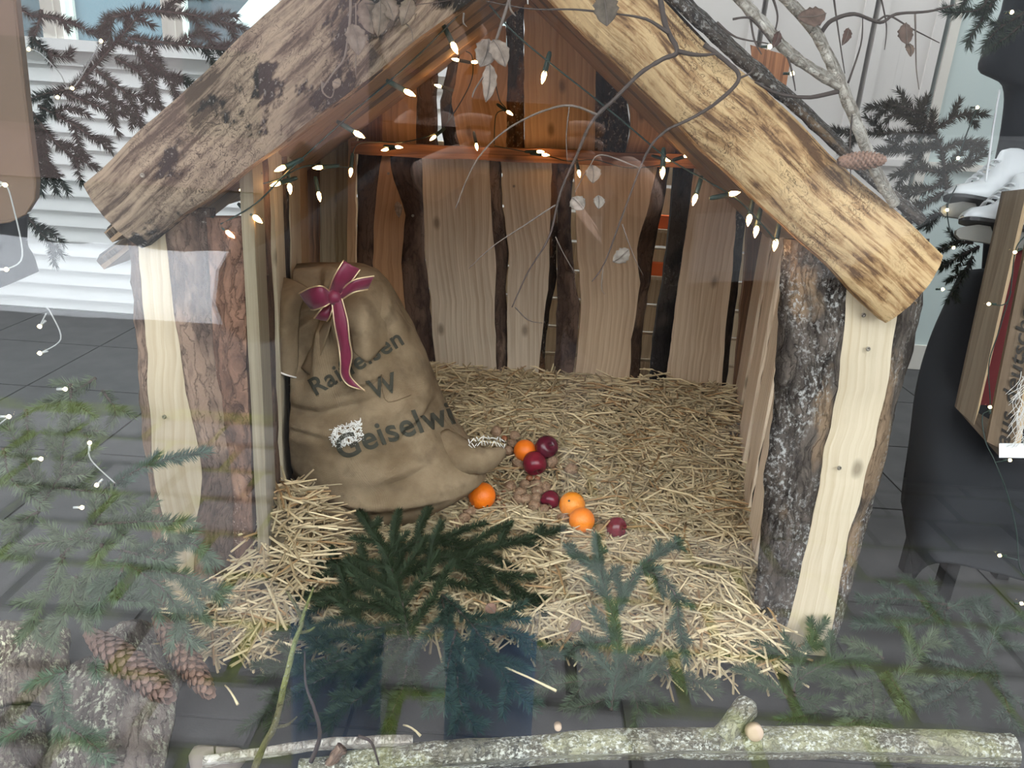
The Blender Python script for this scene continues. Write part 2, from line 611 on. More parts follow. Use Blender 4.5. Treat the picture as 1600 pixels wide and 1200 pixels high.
for px in (86, 272, 455):
    a, b = P(px, 130, DB), P(px, -20, DB)
    x = (a.x + b.x) / 2
    slab('mullion', x - 0.045, x + 0.045, YB - 0.01, YB + 0.06, 1.215, 2.3, 'frame', w2)
    slab('sash_strip', x - 0.016, x + 0.016, YB - 0.022, YB - 0.011, 1.215, 2.3, 'frame', w2)
slab('top_rail', -3.2, -0.05, YB - 0.01, YB + 0.06, 2.3, 2.42, 'frame', w2)
t = NT('back_pane')
t.t.nodes.remove(t.b)
gl = t.n('ShaderNodeBsdfGlossy', Roughness=0.02, Color=(1, 1, 1, 1))
tr = t.n('ShaderNodeBsdfTransparent', Color=(0.80, 0.90, 0.90, 1))
t.put(t.out.inputs[0], t.n('ShaderNodeMixShader', i0=0.05, i1=tr, i2=gl))
MAT['pane'] = t.m
xs = [-3.2] + [(P(px, 60, DB)).x for px in (86, 272, 455)] + [-0.05]
for a, b in zip(xs, xs[1:]):
    slab('pane', a + 0.045, b - 0.045, YB + 0.02, YB + 0.026, 1.215, 2.3, 'pane', w2)

wr = struct(slab('wall_back', -0.05, 3.2, YB + 0.06, YB + 0.14, -0.1, 2.45, 'offwhite'))
xs = [P(px, 100, DB).x for px in (1010, 1180, 1352, 1465, 1640)]
for k, (a, b) in enumerate(zip(xs, xs[1:])):
    d = struct(slab('door_%d' % (k + 1), a + 0.012, b - 0.012, YB, YB + 0.05, 0.0, 2.4, 'offwhite' if k < 3 else 'greenwhite'))
    for q in (a + 0.012, b - 0.052):
        slab('stile', q, q + 0.04, YB - 0.012, YB + 0.001, 0.0, 2.4, 'offwhite' if k < 3 else 'frame', d)
    for zz in (0.0, 0.93, 2.3):
        slab('rail', a + 0.05, b - 0.05, YB - 0.012, YB + 0.001, zz, zz + (0.03 if zz > 0 else 0.12), 'offwhite' if k < 3 else 'frame', d)
# ground and a house seen through the back window
MAT['snow'] = flat('snow', (0.91, 0.92, 0.95), 0.8)
MAT['bluegrey'] = flat('blue_grey_render', (0.10, 0.135, 0.16), 0.8)
yd = struct(slab('ground_yard', -9, 6, 4.0, 12, -0.3, -0.2, 'plaster'))
hs = thing('yard_house', 'blue grey house seen through the back window panes', 'house', (-3, 8, -0.2))
slab('house_wall', -9, 3, 8, 9, -0.2, 4.6, 'bluegrey', hs)
for k in range(5):
    x = -7.6 + k * 1.9
    f = slab('house_window', x, x + 1.0, 7.95, 8.0, 1.1, 2.3, 'frame', hs)
    slab('pane', x + 0.06, x + 0.94, 7.93, 7.95, 1.16, 2.24, flat('dark_house_pane', (0.04, 0.06, 0.07), 0.1), f)
slab('plinth', -9, 3, 7.9, 8.0, -0.2, 0.7, 'snow', hs)
aw = tag(MB().add([(-2.1, 5.2, 1.50), (1.6, 5.2, 1.50), (1.6, 5.2, 2.75), (-0.9, 5.2, 2.75), (-2.1, 6.4, 1.50), (1.6, 6.4, 1.50), (1.6, 6.4, 2.75), (-0.9, 6.4, 2.75)],
                  [(0, 1, 2, 3), (7, 6, 5, 4), (0, 4, 5, 1), (1, 5, 6, 2), (2, 6, 7, 3), (3, 7, 4, 0)]).build('garden_shed', 'white', None, False), 'white slanted shed roof seen through the back window', 'shed')
slab('shed_wall', -1.9, 1.5, 5.3, 6.3, -0.2, 1.5, 'white', aw)

# ------------------------------------------------------------------ the street in front of the window (seen mirrored in the pane)
t = NT('mossy_joint_bed')
tc = t.n('ShaderNodeTexCoord', out=3)
t.base(Base_Color=t.mix(t.step(t.noise(tc, 5.0, 4.0), 0.42, 0.55), (0.045, 0.042, 0.038), t.ramp(t.noise(tc, 60.0), [(0.3, (0.07, 0.10, 0.012)), (0.7, (0.20, 0.24, 0.03))])), Roughness=1.0)
MAT['moss'] = t.m
t = NT('paver')
tc = t.n('ShaderNodeTexCoord', out=3)
rn = t.n('ShaderNodeObjectInfo', out=5)
t.base(Base_Color=t.mix(t.math('MULTIPLY', t.noise(tc, 30.0, 5.0), 0.7), t.ramp(rn, [(0, (0.22, 0.205, 0.205)), (1, (0.32, 0.30, 0.30))]), (0.13, 0.125, 0.125)), Roughness=0.85)
t.bump(t.noise(tc, 45.0, 5.0), 0.4, 0.01)
MAT['paver'] = t.m
MAT['asphalt'] = flat('asphalt', (0.07, 0.07, 0.072), 0.9)
pv = struct(slab('pavement', -6, 6, -3.0, -0.12, GROUND - 0.1, GROUND - 0.012, 'moss'))
me_pv = None
for j in range(11):
    y = -0.28 - j * 0.245
    for i in range(22):
        x = -3.4 + i * 0.315 + (0.157 if j % 2 else 0) + random.uniform(-0.008, 0.008)
        if me_pv is None:
            bm = bmesh.new()
            bmesh.ops.create_cube(bm, size=1)
            bmesh.ops.scale(bm, vec=(0.275, 0.208, 0.04), verts=bm.verts)
            bmesh.ops.bevel(bm, geom=bm.edges[:], offset=0.008, segments=1, affect='EDGES')
            me_pv = bpy.data.meshes.new('paver')
            bm.to_mesh(me_pv)
            bm.free()
            me_pv.materials.append(MAT['paver'])
        o = link('paver', me_pv, pv)
        o.location = (x, y, GROUND - 0.02 + random.uniform(-0.004, 0.004))
        o.rotation_euler = (random.uniform(-.01, .01), random.uniform(-.01, .01), random.uniform(-.02, .02))
struct(slab('road', -20, 20, -12.4, -3.0, GROUND - 0.1, GROUND - 0.03, 'asphalt'))
# a bank of shovelled snow along the road
rows = []
for i in range(60):
    x = -9 + i * 0.15
    r = []
    for k in range(12):
        a = k / 11
        y = -4.55 - a * 2.3
        z = GROUND - 0.03 + 0.20 * math.sin(math.pi * a) ** 0.6 * (1 + 0.5 * mnoise.noise(Vector((x * 1.3, y * 1.5, 0)))) + 0.03 * mnoise.noise(Vector((x * 5, y * 5, 3)))
        r.append((x, y + 0.12 * mnoise.noise(Vector((x * 1.1, 0, 9))), z))
    rows.append(r)
tag(MB().grid(rows, thick=0.06, nrm=(0, 0, 1)).build('snow_bank', 'snow'), 'long low bank of shovelled snow across the road, mirrored in the glass', 'snow')
MAT['pinkrender'] = flat('dusky_pink_render', (0.27, 0.19, 0.185), 0.9)
fh = thing('street_house', 'dusky pink house across the road, mirrored in the glass', 'house', (0, -12, GROUND))
slab('house_wall', -18, -2.5, -13, -12, GROUND, 4.2, 'pinkrender', fh)
dk = flat('dark_pane', (0.06, 0.055, 0.055), 0.5)
for k in range(4):
    for q in range(2):
        x, z = -15 + k * 3.2, 0.3 + q * 2.0
        f = slab('house_window', x, x + 1.3, -12.02, -11.96, z, z + 1.4, 'pinkrender', fh)
        slab('pane', x + 0.08, x + 1.22, -11.96, -11.94, z + 0.08, z + 1.32, dk, f)

fh2 = thing('street_house', 'dark slate clad house across the road, mirrored in the glass', 'house', (8, -12, GROUND))
slab('house_wall', -2.5, 20, -13, -12.001, GROUND, 4.0, flat('dark_slate', (.05, .052, .058), .8), fh2)
for k in range(6):
    x = -1 + k * 3.2
    f = slab('house_window', x, x + 1.3, -12.02, -11.96, .9, 2.4, flat('dark_house_frame', (.07, .07, .075), .7), fh2)
    slab('pane', x + .08, x + 1.22, -11.96, -11.94, .98, 2.32, dk, f)

# parked dark car behind the photographer
MAT['carpaint'] = flat('black_car_paint', (0.006, 0.006, 0.008), 0.35, 0, 0.25)
MAT['tyre'] = flat('tyre_rubber', (0.01, 0.01, 0.01), 0.9)
MAT['rim'] = flat('dark_rim', (0.06, 0.06, 0.065), 0.4, 0.8)
car = thing('parked_car', 'black parked car close behind the photographer, mirrored in the glass', 'car', (2.3, -2.95, GROUND))
prof = [(-2.2, .35), (-1.80, .75), (-2.0, .98), (-1.2, 1.06), (-0.5, 1.52), (0.9, 1.58), (1.9, 1.45), (1.80, 1.0), (2.3, .4), (1.9, .25), (-1.9, .25)]
rows = []
for yy, inset in ((-.86, .06), (-.80, 0), (.80, 0), (.86, .06)):
    r = []
    for (x, z) in prof:
        tap = max(0.0, z - 1.0) * 0.28
        s_ = 1 - inset
        r.append((2.3 + 0.05 + x * s_, -2.95 + yy * (1 - tap), GROUND + 0.8 + (z - 0.8) * s_))
    rows.append(r)
mb = MB().grid(rows, closed=True)
mb.f += [tuple(range(len(prof))), tuple(3 * len(prof) + k for k in range(len(prof) - 1, -1, -1))]
mb.build('body', 'carpaint', car, False)
for sx in (-1.4, 1.45):
    for sy in (-.78, .78):
        M_ = Matrix.Translation((2.3 + sx, -2.95 + sy, GROUND + 0.3)) @ Matrix.Rotation(math.pi / 2, 4, 'X')
        w = MB().lathe([(.2, -.1), (.3, -.1), (.33, -.06), (.33, .06), (.3, .1), (.2, .1)], 24, M_).build('wheel', 'tyre', car)
        MB().lathe([(.02, -.11), (.2, -.105), (.2, .105), (.02, .11)], 16, M_).build('rim', 'rim', w)
for (xa, xb) in ((-0.35, 0.45), (0.52, 1.35)):
    slab('side_window', 2.3 + xa, 2.3 + xb, -2.215, -2.18, GROUND + 1.08, GROUND + 1.42, dk, car)

# the photographer: dark knee-long coat, jeans, both hands at the phone
MAT['skin'] = flat('skin', (0.55, 0.36, 0.28), 0.55)
MAT['coat'] = flat('black_coat', (0.012, 0.012, 0.015), 0.85)
t = NT('blue_jeans')
tc = t.n('ShaderNodeTexCoord', out=3)
t.base(Base_Color=t.ramp(t.noise(tc, 14.0, 4.0), [(0.3, (0.09, 0.18, 0.38)), (0.7, (0.16, 0.28, 0.50))]), Roughness=0.9)
MAT['jeans'] = t.m
MAT['hair'] = flat('brown_hair', (0.05, 0.03, 0.02), 0.6)
MAT['shoe'] = flat('dark_shoe', (0.02, 0.018, 0.016), 0.5)
PX, PY = -0.17, -0.82


def skin_body(name, joints, edges, mat, parent, sub=2, root=0):
    me = bpy.data.meshes.new(name)
    me.from_pydata([j[0] for j in joints], edges, [])
    o = bpy.data.objects.new(name, me)
    COL.objects.link(o)
    o.parent = parent
    o.matrix_parent_inverse = Matrix.Translation(-parent.location)
    m = o.modifiers.new('skin', 'SKIN')
    for k, j in enumerate(joints):
        sv = me.skin_vertices[0].data[k]
        sv.radius = (j[1], j[1] * (j[2] if len(j) > 2 else 1))
        sv.use_root = k == root
    m.use_smooth_shade = True
    s2 = o.modifiers.new('sub', 'SUBSURF')
    s2.levels = s2.render_levels = sub
    me.materials.append(MAT[mat])
    return o


pe = thing('person', 'person in long black coat and blue jeans holding up a phone, mirrored in the glass', 'person', (PX, PY, GROUND))
G = GROUND
sh = 1.37
body = [((PX, PY, G + .90), .12), ((PX, PY, G + 1.12), .125), ((PX, PY, G + 1.32), .13), ((PX, PY + .01, G + 1.44), .06), ((PX, PY + .02, G + 1.50), .055),
        ((PX - .19, PY, G + sh), .065), ((PX - .27, PY + .07, G + 1.17), .05), ((PX + .03, PY + .25, G + 1.40), .034), ((PX + .10, PY + .27, G + 1.44), .026),
        ((PX + .19, PY, G + sh), .065), ((PX + .37, PY + .07, G + 1.15), .05), ((PX + .34, PY + .24, G + 1.40), .034), ((PX + .29, PY + .27, G + 1.44), .026),
        ((PX - .10, PY, G + .86), .10), ((PX - .16, PY + .01, G + .50), .075), ((PX - .17, PY - .01, G + .10), .05), ((PX - .18, PY + .13, G + .05), .04),
        ((PX + .10, PY, G + .86), .10), ((PX + .16, PY + .01, G + .50), .075), ((PX + .17, PY - .01, G + .10), .05), ((PX + .18, PY + .13, G + .05), .04)]
be = [(0, 1), (1, 2), (2, 3), (3, 4), (2, 5), (5, 6), (6, 7), (7, 8), (2, 9), (9, 10), (10, 11), (11, 12), (0, 13), (13, 14), (14, 15), (15, 16), (0, 17), (17, 18), (18, 19), (19, 20)]
skin_body('body', body, be, 'skin', pe)
# head with face
mb = MB()
rows = []
HC = Vector((PX, PY + .035, G + 1.60))
for i in range(15):
    a = math.pi * i / 14
    r = []
    for k in range(20):
        b = 2 * math.pi * k / 20
        d = Vector((0.075 * math.sin(a) * math.cos(b), 0.095 * math.sin(a) * math.sin(b), 0.118 * math.cos(a)))
        if d.y > 0.05 and abs(d.x) < 0.02 and -0.04 < d.z < 0.02:
            d.y += 0.022
        if d.z < -0.05:
            d.x *= 0.85
            d.y = d.y * 0.9 + 0.012
        r.append(HC + d)
    rows.append(r)
MB().grid(rows, closed=True).build('head', 'skin', pe)
for s_ in (-1, 1):
    MB().lathe([(0.001, -.012), (.009, -.008), (.012, 0), (.009, .008), (.001, .012)], 10, Matrix.Translation(HC + Vector((s_ * .03, .084, .008)))).build('eye', flat('eye', (.1, .08, .07), .2), pe)
    MB().lathe([(0.001, -.03), (.012, -.02), (.016, 0), (.012, .02), (.001, .03)], 10, Matrix.Translation(HC + Vector((s_ * .078, 0, 0)))).build('ear', 'skin', pe)
MB().tube([HC + Vector((-.022, .086, -.055)), HC + Vector((0, .093, -.057)), HC + Vector((.022, .086, -.055))], .006, 8).build('mouth', flat('lips', (.4, .15, .13), .5), pe)
rows = []
for i in range(10):
    a = math.pi * 0.62 * i / 9
    rows.append([HC + Vector((0.085 * math.sin(a) * math.cos(b), 0.102 * math.sin(a) * math.sin(b) - 0.014, 0.128 * math.cos(a) + (0.03 if math.sin(b) > .3 else 0) * (a > 1.0))) for b in [2 * math.pi * k / 20 for k in range(20)]])
MB().grid(rows, closed=True).build('hair', 'hair', pe)
# coat
prof = [(.30, .17, .58), (.285, .165, .75), (.27, .155, .95), (.255, .15, 1.1), (.26, .155, 1.25), (.25, .14, 1.36), (.17, .11, 1.43), (.085, .085, 1.47)]
rows = [[(PX + a * math.cos(b) * (1 + .02 * math.sin(7 * b)), PY + d * math.sin(b), G + z) for b in [2 * math.pi * k / 28 for k in range(28)]] for a, d, z in prof]
MB().grid(rows, closed=True, thick=0).build('coat', 'coat', pe)
for s_, el, wr_ in ((-1, (PX - .28, PY + .06, G + 1.16), (PX + .04, PY + .24, G + 1.39)), (1, (PX + .39, PY + .06, G + 1.13), (PX + .35, PY + .23, G + 1.39))):
    MB().tube(smooth_poly([(PX + s_ * .15, PY, G + 1.38), (PX + s_ * .22, PY + .02, G + 1.28), el, Vector(el).lerp(Vector(wr_), .5), wr_], 4), [.085] * 6 + [.08] * 5 + [.07] * 5 + [.055], 12).build('sleeve', 'coat', pe)
for s_ in (-1, 1):
    MB().tube([(PX + s_ * .10, PY, G + .88), (PX + s_ * .13, PY + .005, G + .7), (PX + s_ * .16, PY + .012, G + .5), (PX + s_ * .168, PY, G + .3), (PX + s_ * .172, PY - .005, G + .06)], [.12, .11, .10, .097, .10], 16).build('trouser_leg', 'jeans', pe)
    MB().tube([(PX + s_ * .175, PY - .07, G + .045), (PX + s_ * .175, PY, G + .06), (PX + s_ * .178, PY + .1, G + .05), (PX + s_ * .18, PY + .19, G + .03)], [.04, .052, .046, .028], 12).build('shoe', 'shoe', pe)
# five fingers each around the phone
for s_, hx in ((-1, -0.085), (1, 0.085)):
    for q in range(4):
        z0 = 1.03 - q * 0.021
        MB().tube(smooth_poly([(hx + s_ * .012, -.600, z0), (hx + s_ * .010, -.575, z0 + .004), (hx - s_ * .012, -.5705, z0 + .006), (hx - s_ * .03, -.5715, z0 + .004)], 3), .0085, 8).build('finger', 'skin', pe)
    MB().tube(smooth_poly([(hx + s_ * .01, -.615, .985), (hx - s_ * .01, -.612, 1.01), (hx - s_ * .03, -.602, 1.03)], 3), .010, 8).build('thumb', 'skin', pe)
ph = tag(slab('phone', -.082, .082, -.592, -.584, .985, 1.062, flat('black_phone', (.01, .01, .01), .25)), 'black phone held sideways in both hands, mirrored in the glass', 'phone')
slab('camera_bump', .03, .07, -.584, -.580, 1.02, 1.055, flat('phone_lens', (.02, .02, .02), .1), ph)

# ------------------------------------------------------------------ the wooden hut
random.seed(11)
hut = thing('wooden_hut', 'rustic manger hut of waney edged planks with a peeled log gable roof', 'hut', (0, 0.82, 0))
RX, RZ, RS = -0.03, 1.335, 0.79


def roof_under(x):
    return RZ - RS * abs(x - RX)


cutroof = lambda p: roof_under(p.x) + 0.016
DBK = 2.40


def ys_of(y0, y1, n=26):
    return [y0 + (y1 - y0) * i / (n - 1) for i in range(n)]


def wob(poly, seed, amp=1.6):
    return lambda y: interp(poly, y) + amp * mnoise.noise(Vector((seed, y * 0.035, 0))) + 0.6 * amp * mnoise.noise(Vector((seed, y * 0.11, 4)))


_wid = [0]


def plank(Lp, Rp, y0, y1, D, mat='wood', tone=None, Lb=None, Rb=None, name='wall_plank', thick=0.022, bark='bark', bulge=0.0, rough=0.0, cut=None, bark_tone=None, n=26, nrm=(0, -1, 0), label=None):
    _wid[0] += 1
    s = _wid[0] * 7.3
    ys = ys_of(y0, y1, n)
    f = [wob(Lp, s), wob(Rp, s + 2), wob(Lb, s + 4) if Lb else None, wob(Rb, s + 6) if Rb else None]
    pts = [[P(g(y), y, D) for y in ys] if g else None for g in f]
    o = board(name, pts[0], pts[1], nrm, thick, mat, hut, tone, pts[2], pts[3], bark, bulge, 6, cut, rough, bark_tone)
    if label:
        o['label'] = label
    return o


# back wall, lower planks (left to right)
plank([(455, 200), (455, 680)], [(503, 200), (503, 680)], 215, 690, DBK + .03, 'oldwood', (.7, .7, .65), cut=cutroof)
plank([(500, 200), (500, 680)], [(524, 200), (522, 680)], 215, 690, DBK + .01, 'greywood', (.75, .72, .62), cut=cutroof)
plank([(524, 200), (522, 680)], [(543, 200), (538, 680)], 215, 690, DBK + .02, 'greywood', (.62, .55, .4), cut=cutroof)
plank([(543, 200), (538, 680)], [(556, 200), (554, 680)], 215, 690, DBK + .03, 'wood', (.8, .62, .45), cut=cutroof)
plank([(600, 225), (592, 270), (585, 340), (582, 410), (586, 480), (590, 690)], [(608, 225), (612, 270), (633, 335), (627, 410), (633, 480), (645, 690)], 225, 690, DBK, 'wood', (.70, .48, .33),
      Lb=[(556, 225), (554, 400), (556, 690)], Rb=[(660, 225), (661, 340), (664, 410), (671, 480), (680, 560), (684, 690)], thick=.03, bark='barkred', bark_tone=(.55, .5, .5), label='brown plank with broad dark bark on both edges')
plank([(659, 232), (662, 340), (665, 410), (673, 462), (675, 515), (680, 553), (684, 690)], [(764, 232), (767, 322), (775, 410), (773, 480), (776, 571), (778, 690)], 232, 690, DBK - .01, 'wood', (.93, .93, .93),
      Rb=[(781, 232), (785, 322), (795, 396), (791, 445), (792, 567), (793, 690)], bark='barkred', bark_tone=(.9, .9, .9))
plank([(782, 234), (787, 322), (796, 403), (792, 462), (793, 578), (794, 690)], [(862, 234), (860, 340), (857, 445), (850, 497), (839, 602), (834, 690)], 234, 690, DBK - .005, 'wood', (.9, .9, .9),
      Rb=[(874, 234), (871, 340), (869, 440), (861, 480), (853, 540), (851, 602), (848, 690)], bark='bark', bark_tone=(.8, .7, .65))
plank([(870, 245), (871, 340), (871, 445), (869, 540), (863, 605), (858, 690)], [(899, 245), (893, 300), (892, 360), (899, 440), (906, 480), (901, 540), (893, 605), (888, 690)], 245, 690, DBK + .015, 'barkred', (.62, .6, .62), thick=.03, bulge=.012, rough=.004, label='narrow slab with its brown bark facing out')
plank([(897, 248), (900, 340), (903, 400), (909, 480), (902, 545), (897, 605), (893, 690)], [(1030, 248), (1011, 330), (995, 385), (1000, 445), (992, 500), (986, 525), (984, 605), (982, 690)], 248, 690, DBK - .012, 'wood', (.9, .82, .74),
      Rb=[(1050, 248), (1042, 305), (1026, 375), (1016, 450), (1005, 520), (1000, 605), (996, 690)], bark='barkred', bark_tone=(.6, .55, .5))
plank([(1055, 250), (1049, 330), (1041, 400), (1035, 450), (1025, 500), (1015, 600), (1008, 690)], [(1086, 250), (1077, 330), (1068, 390), (1060, 440), (1050, 520), (1040, 600), (1034, 690)], 250, 690, DBK - .006, 'barkblack', None, thick=.03, bulge=.014, rough=.005, label='slab with blackened bark facing out')
plank([(1086, 250), (1077, 330), (1068, 390), (1060, 440), (1050, 520), (1040, 600), (1034, 690)], [(1156, 250), (1150, 340), (1145, 420), (1135, 500), (1128, 600), (1122, 690)], 250, 690, DBK - .008, 'wood', (.92, .86, .8),
      Rb=[(1180, 250), (1168, 340), (1160, 420), (1148, 520), (1137, 605), (1132, 690)], bark='bark', bark_tone=(.7, .6, .5))
plank([(1172, 250), (1165, 400), (1140, 690)], [(1215, 250), (1205, 400), (1185, 690)], 250, 690, DBK + .02, 'oldwood', (.6, .6, .6))
# gable planks above the cross beam
DG = DBK + .03
gp = dict(cut=cutroof, D=DG, n=18)
plank([(560, 60), (560, 250)], [(597, 60), (597, 250)], 60, 262, mat='oldwood', tone=(1.3, 1.2, 1.1), **gp)
plank([(597, 60), (597, 250)], [(652, 60), (650, 250)], 60, 262, mat='wood', tone=(.78, .58, .42), Rb=[(684, 60), (681, 150), (684, 250)], bark='barkred', bark_tone=(.8, .7, .6), **gp)
plank([(724, 40), (713, 120), (705, 160), (712, 200), (723, 250)], [(790, 40), (793, 130), (793, 170), (790, 250)], 40, 262, mat='wood', tone=(.72, .54, .40), Lb=[(700, 40), (697, 105), (687, 160), (690, 200), (694, 250)], bark='bark', bark_tone=(.8, .7, .6), **gp)
plank([(790, -20), (793, 130), (790, 250)], [(818, -20), (819, 130), (819, 250)], -20, 262, mat='bark', tone=(.9, .75, .6), bulge=.012, rough=.004, label='dark bark slab standing in the middle of the gable', **gp)
plank([(818, -20), (819, 130), (819, 250)], [(932, -20), (931, 100), (929, 250)], -20, 262, mat='wood', tone=(.92, .74, .56), **gp)
plank([(932, -20), (931, 100), (929, 250)], [(975, -20), (978, 140), (985, 200), (970, 262)], -20, 262, mat='bark', tone=(1.0, .8, .65), bulge=.01, rough=.004, **gp)
plank([(976, -20), (981, 140), (986, 200), (972, 262)], [(1055, -20), (1055, 250)], -20, 262, mat='wood', tone=(.85, .62, .42), **gp)
plank([(1055, -20), (1055, 250)], [(1120, -20), (1120, 270)], -20, 270, mat='oldwood', tone=(.9, .8, .7), **gp)
plank([(1120, -20), (1120, 270)], [(1180, -20), (1180, 290)], -20, 290, mat='wood', tone=(.8, .6, .45), **gp)
# cross beam over the back wall
a, b = P(548, 232, DBK - .05), P(1150, 258, DBK - .05)
pts = [a.lerp(b, i / 20) for i in range(21)]
o = board('cross_beam', [p + Vector((0, 0, .022 + nz(p, 9, .006))) for p in pts], [p - Vector((0, 0, .016 - nz(p, 7, .006, 3))) for p in pts], (0, -1, 0), .035, 'oldwood', hut, (1.15, 1.1, 1.1))
o['label'] = 'split reddish cross beam under the gable'

# side walls
LW = (Vector((-.488, .86, 0)), Vector((-.665, 1.86, 0)))
RW = (Vector((.575, .86, 0)), Vector((.735, 1.86, 0)))


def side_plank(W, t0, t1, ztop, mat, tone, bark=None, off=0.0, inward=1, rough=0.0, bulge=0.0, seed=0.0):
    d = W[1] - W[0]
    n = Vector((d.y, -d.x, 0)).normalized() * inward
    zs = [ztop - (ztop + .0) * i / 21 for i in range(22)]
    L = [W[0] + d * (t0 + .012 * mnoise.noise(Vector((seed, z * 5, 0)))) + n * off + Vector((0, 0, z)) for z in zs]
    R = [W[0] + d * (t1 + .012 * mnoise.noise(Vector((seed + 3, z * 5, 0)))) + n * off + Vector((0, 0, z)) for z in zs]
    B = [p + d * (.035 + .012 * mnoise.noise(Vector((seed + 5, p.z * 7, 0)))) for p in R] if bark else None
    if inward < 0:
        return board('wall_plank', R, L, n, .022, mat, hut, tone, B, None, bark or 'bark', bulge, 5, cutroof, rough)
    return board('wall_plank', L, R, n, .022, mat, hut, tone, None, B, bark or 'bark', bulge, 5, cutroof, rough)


LT = 1.0
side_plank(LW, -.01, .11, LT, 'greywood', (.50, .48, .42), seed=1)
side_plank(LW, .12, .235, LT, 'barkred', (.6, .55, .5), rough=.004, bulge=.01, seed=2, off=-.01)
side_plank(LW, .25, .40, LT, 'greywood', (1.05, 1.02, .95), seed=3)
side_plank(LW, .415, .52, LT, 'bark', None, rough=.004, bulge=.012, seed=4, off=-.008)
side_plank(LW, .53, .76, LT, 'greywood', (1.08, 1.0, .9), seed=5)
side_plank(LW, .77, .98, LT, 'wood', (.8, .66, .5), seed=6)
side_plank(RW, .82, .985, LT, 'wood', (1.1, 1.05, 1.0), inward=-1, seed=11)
side_plank(RW, .60, .755, LT, 'wood', (1.15, 1.1, 1.05), 'bark', inward=-1, seed=12)  # dark bark strips added to read as the dark gaps between these planks
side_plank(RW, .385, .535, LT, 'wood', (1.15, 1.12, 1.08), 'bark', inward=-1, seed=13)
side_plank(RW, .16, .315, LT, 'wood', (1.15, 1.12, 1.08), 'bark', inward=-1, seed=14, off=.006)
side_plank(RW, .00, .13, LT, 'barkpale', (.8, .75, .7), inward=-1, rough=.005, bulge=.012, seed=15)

# front posts: flat sawn face, rounded bark flanks
DF = 1.37
yy0, yy1 = 300, 1060
fp = dict(thick=.055, n=46, nrm=(0, -1, 0))
plank([(1330, 350), (1323, 460), (1318, 530), (1310, 600), (1300, 660), (1288, 700), (1280, 760), (1272, 800), (1258, 860), (1243, 930), (1226, 995), (1210, 1060)],
      [(1425, 350), (1412, 440), (1398, 510), (1392, 560), (1385, 610), (1372, 660), (1365, 700), (1352, 740), (1342, 790), (1326, 830), (1318, 880), (1310, 930), (1298, 995), (1285, 1060)], 380, 1060, DF, 'cream', None,
      Lb=[(1240, 350), (1232, 450), (1225, 560), (1222, 640), (1208, 740), (1200, 850), (1192, 930), (1187, 1000), (1180, 1060)],
      Rb=[(1478, 350), (1468, 440), (1455, 520), (1440, 590), (1420, 640), (1405, 720), (1388, 790), (1370, 850), (1352, 920), (1328, 995), (1308, 1060)], name='front_post', bark='barkpale', label='right post with a cream sawn face and lichen grey bark flanks', **fp)
plank([(212, 330), (217, 400), (224, 480), (231, 560), (229, 610), (236, 650), (237, 720), (243, 760), (255, 810), (262, 1000)],
      [(252, 330), (262, 400), (270, 480), (280, 540), (288, 600), (296, 640), (308, 690), (316, 740), (312, 790), (304, 820), (300, 1000)], 330, 1000, DF, 'cream', (.85, .84, .82),
      Lb=[(172, 330), (180, 400), (190, 500), (196, 600), (206, 700), (216, 770), (228, 1000)],
      Rb=[(318, 330), (320, 430), (330, 560), (346, 620), (350, 680), (362, 740), (366, 830), (372, 1000)], name='front_post', bark='barkred', label='left post with a pale sawn face and brown bark flanks', **fp)
plank([(322, 340), (335, 560), (350, 680), (362, 760), (366, 1000)], [(384, 340), (384, 480), (386, 600), (392, 700), (398, 1000)], 340, 1000, DF + .035, 'barkred', (1.25, 1.05, .95), name='front_post', thick=.03, bulge=.008, rough=.003, n=30, label='reddish bark slab beside the left post')

# bargeboards: half-round peeled slabs along the gable
def slab_board(lo, up, mat, label, D=1.335, n=44, bul=.028):
    lo3, up3 = [], []
    ends = []
    for seg in (lo, up):                 # both edges run on to the mitre at the ridge
        a_, b_ = P(*seg[0], D), P(*seg[1], D)
        if abs(a_.x - RX) < abs(b_.x - RX):
            a_ = b_ + (a_ - b_) * ((RX + (.003 if b_.x > RX else -.003) - b_.x) / (a_.x - b_.x))
        else:
            b_ = a_ + (b_ - a_) * ((RX + (.003 if a_.x > RX else -.003) - a_.x) / (b_.x - a_.x))
        ends.append((a_, b_))
    for i in range(n):
        f = i / (n - 1)
        l, u = ends[0][0].lerp(ends[0][1], f), ends[1][0].lerp(ends[1][1], f)
        q = Vector((0, 0, -1)) if min(f, 1 - f) < .12 and abs(l.x - RX) < .15 else (l - u).normalized()
        l = l + q * nz(l, 9, .008)
        u = u + q * nz(u, 9, .008, 5)
        lo3.append(l)
        up3.append(u)
    o = board('bargeboard', up3, lo3, (0, -1, 0), .045, mat, hut, None, None, None, 'bark', bul, 22, None, .004)
    o['label'] = label
    return o


slab_board(((836, -24), (1384, 506)), ((966, -62), (1474, 400)), 'slab_r', 'yellow brown peeled slab along the right gable edge')
slab_board(((222, 388), (788, -40)), ((130, 288), (520, -80)), 'slab_l', 'grey brown peeled slab with black bark leftovers along the left gable edge')
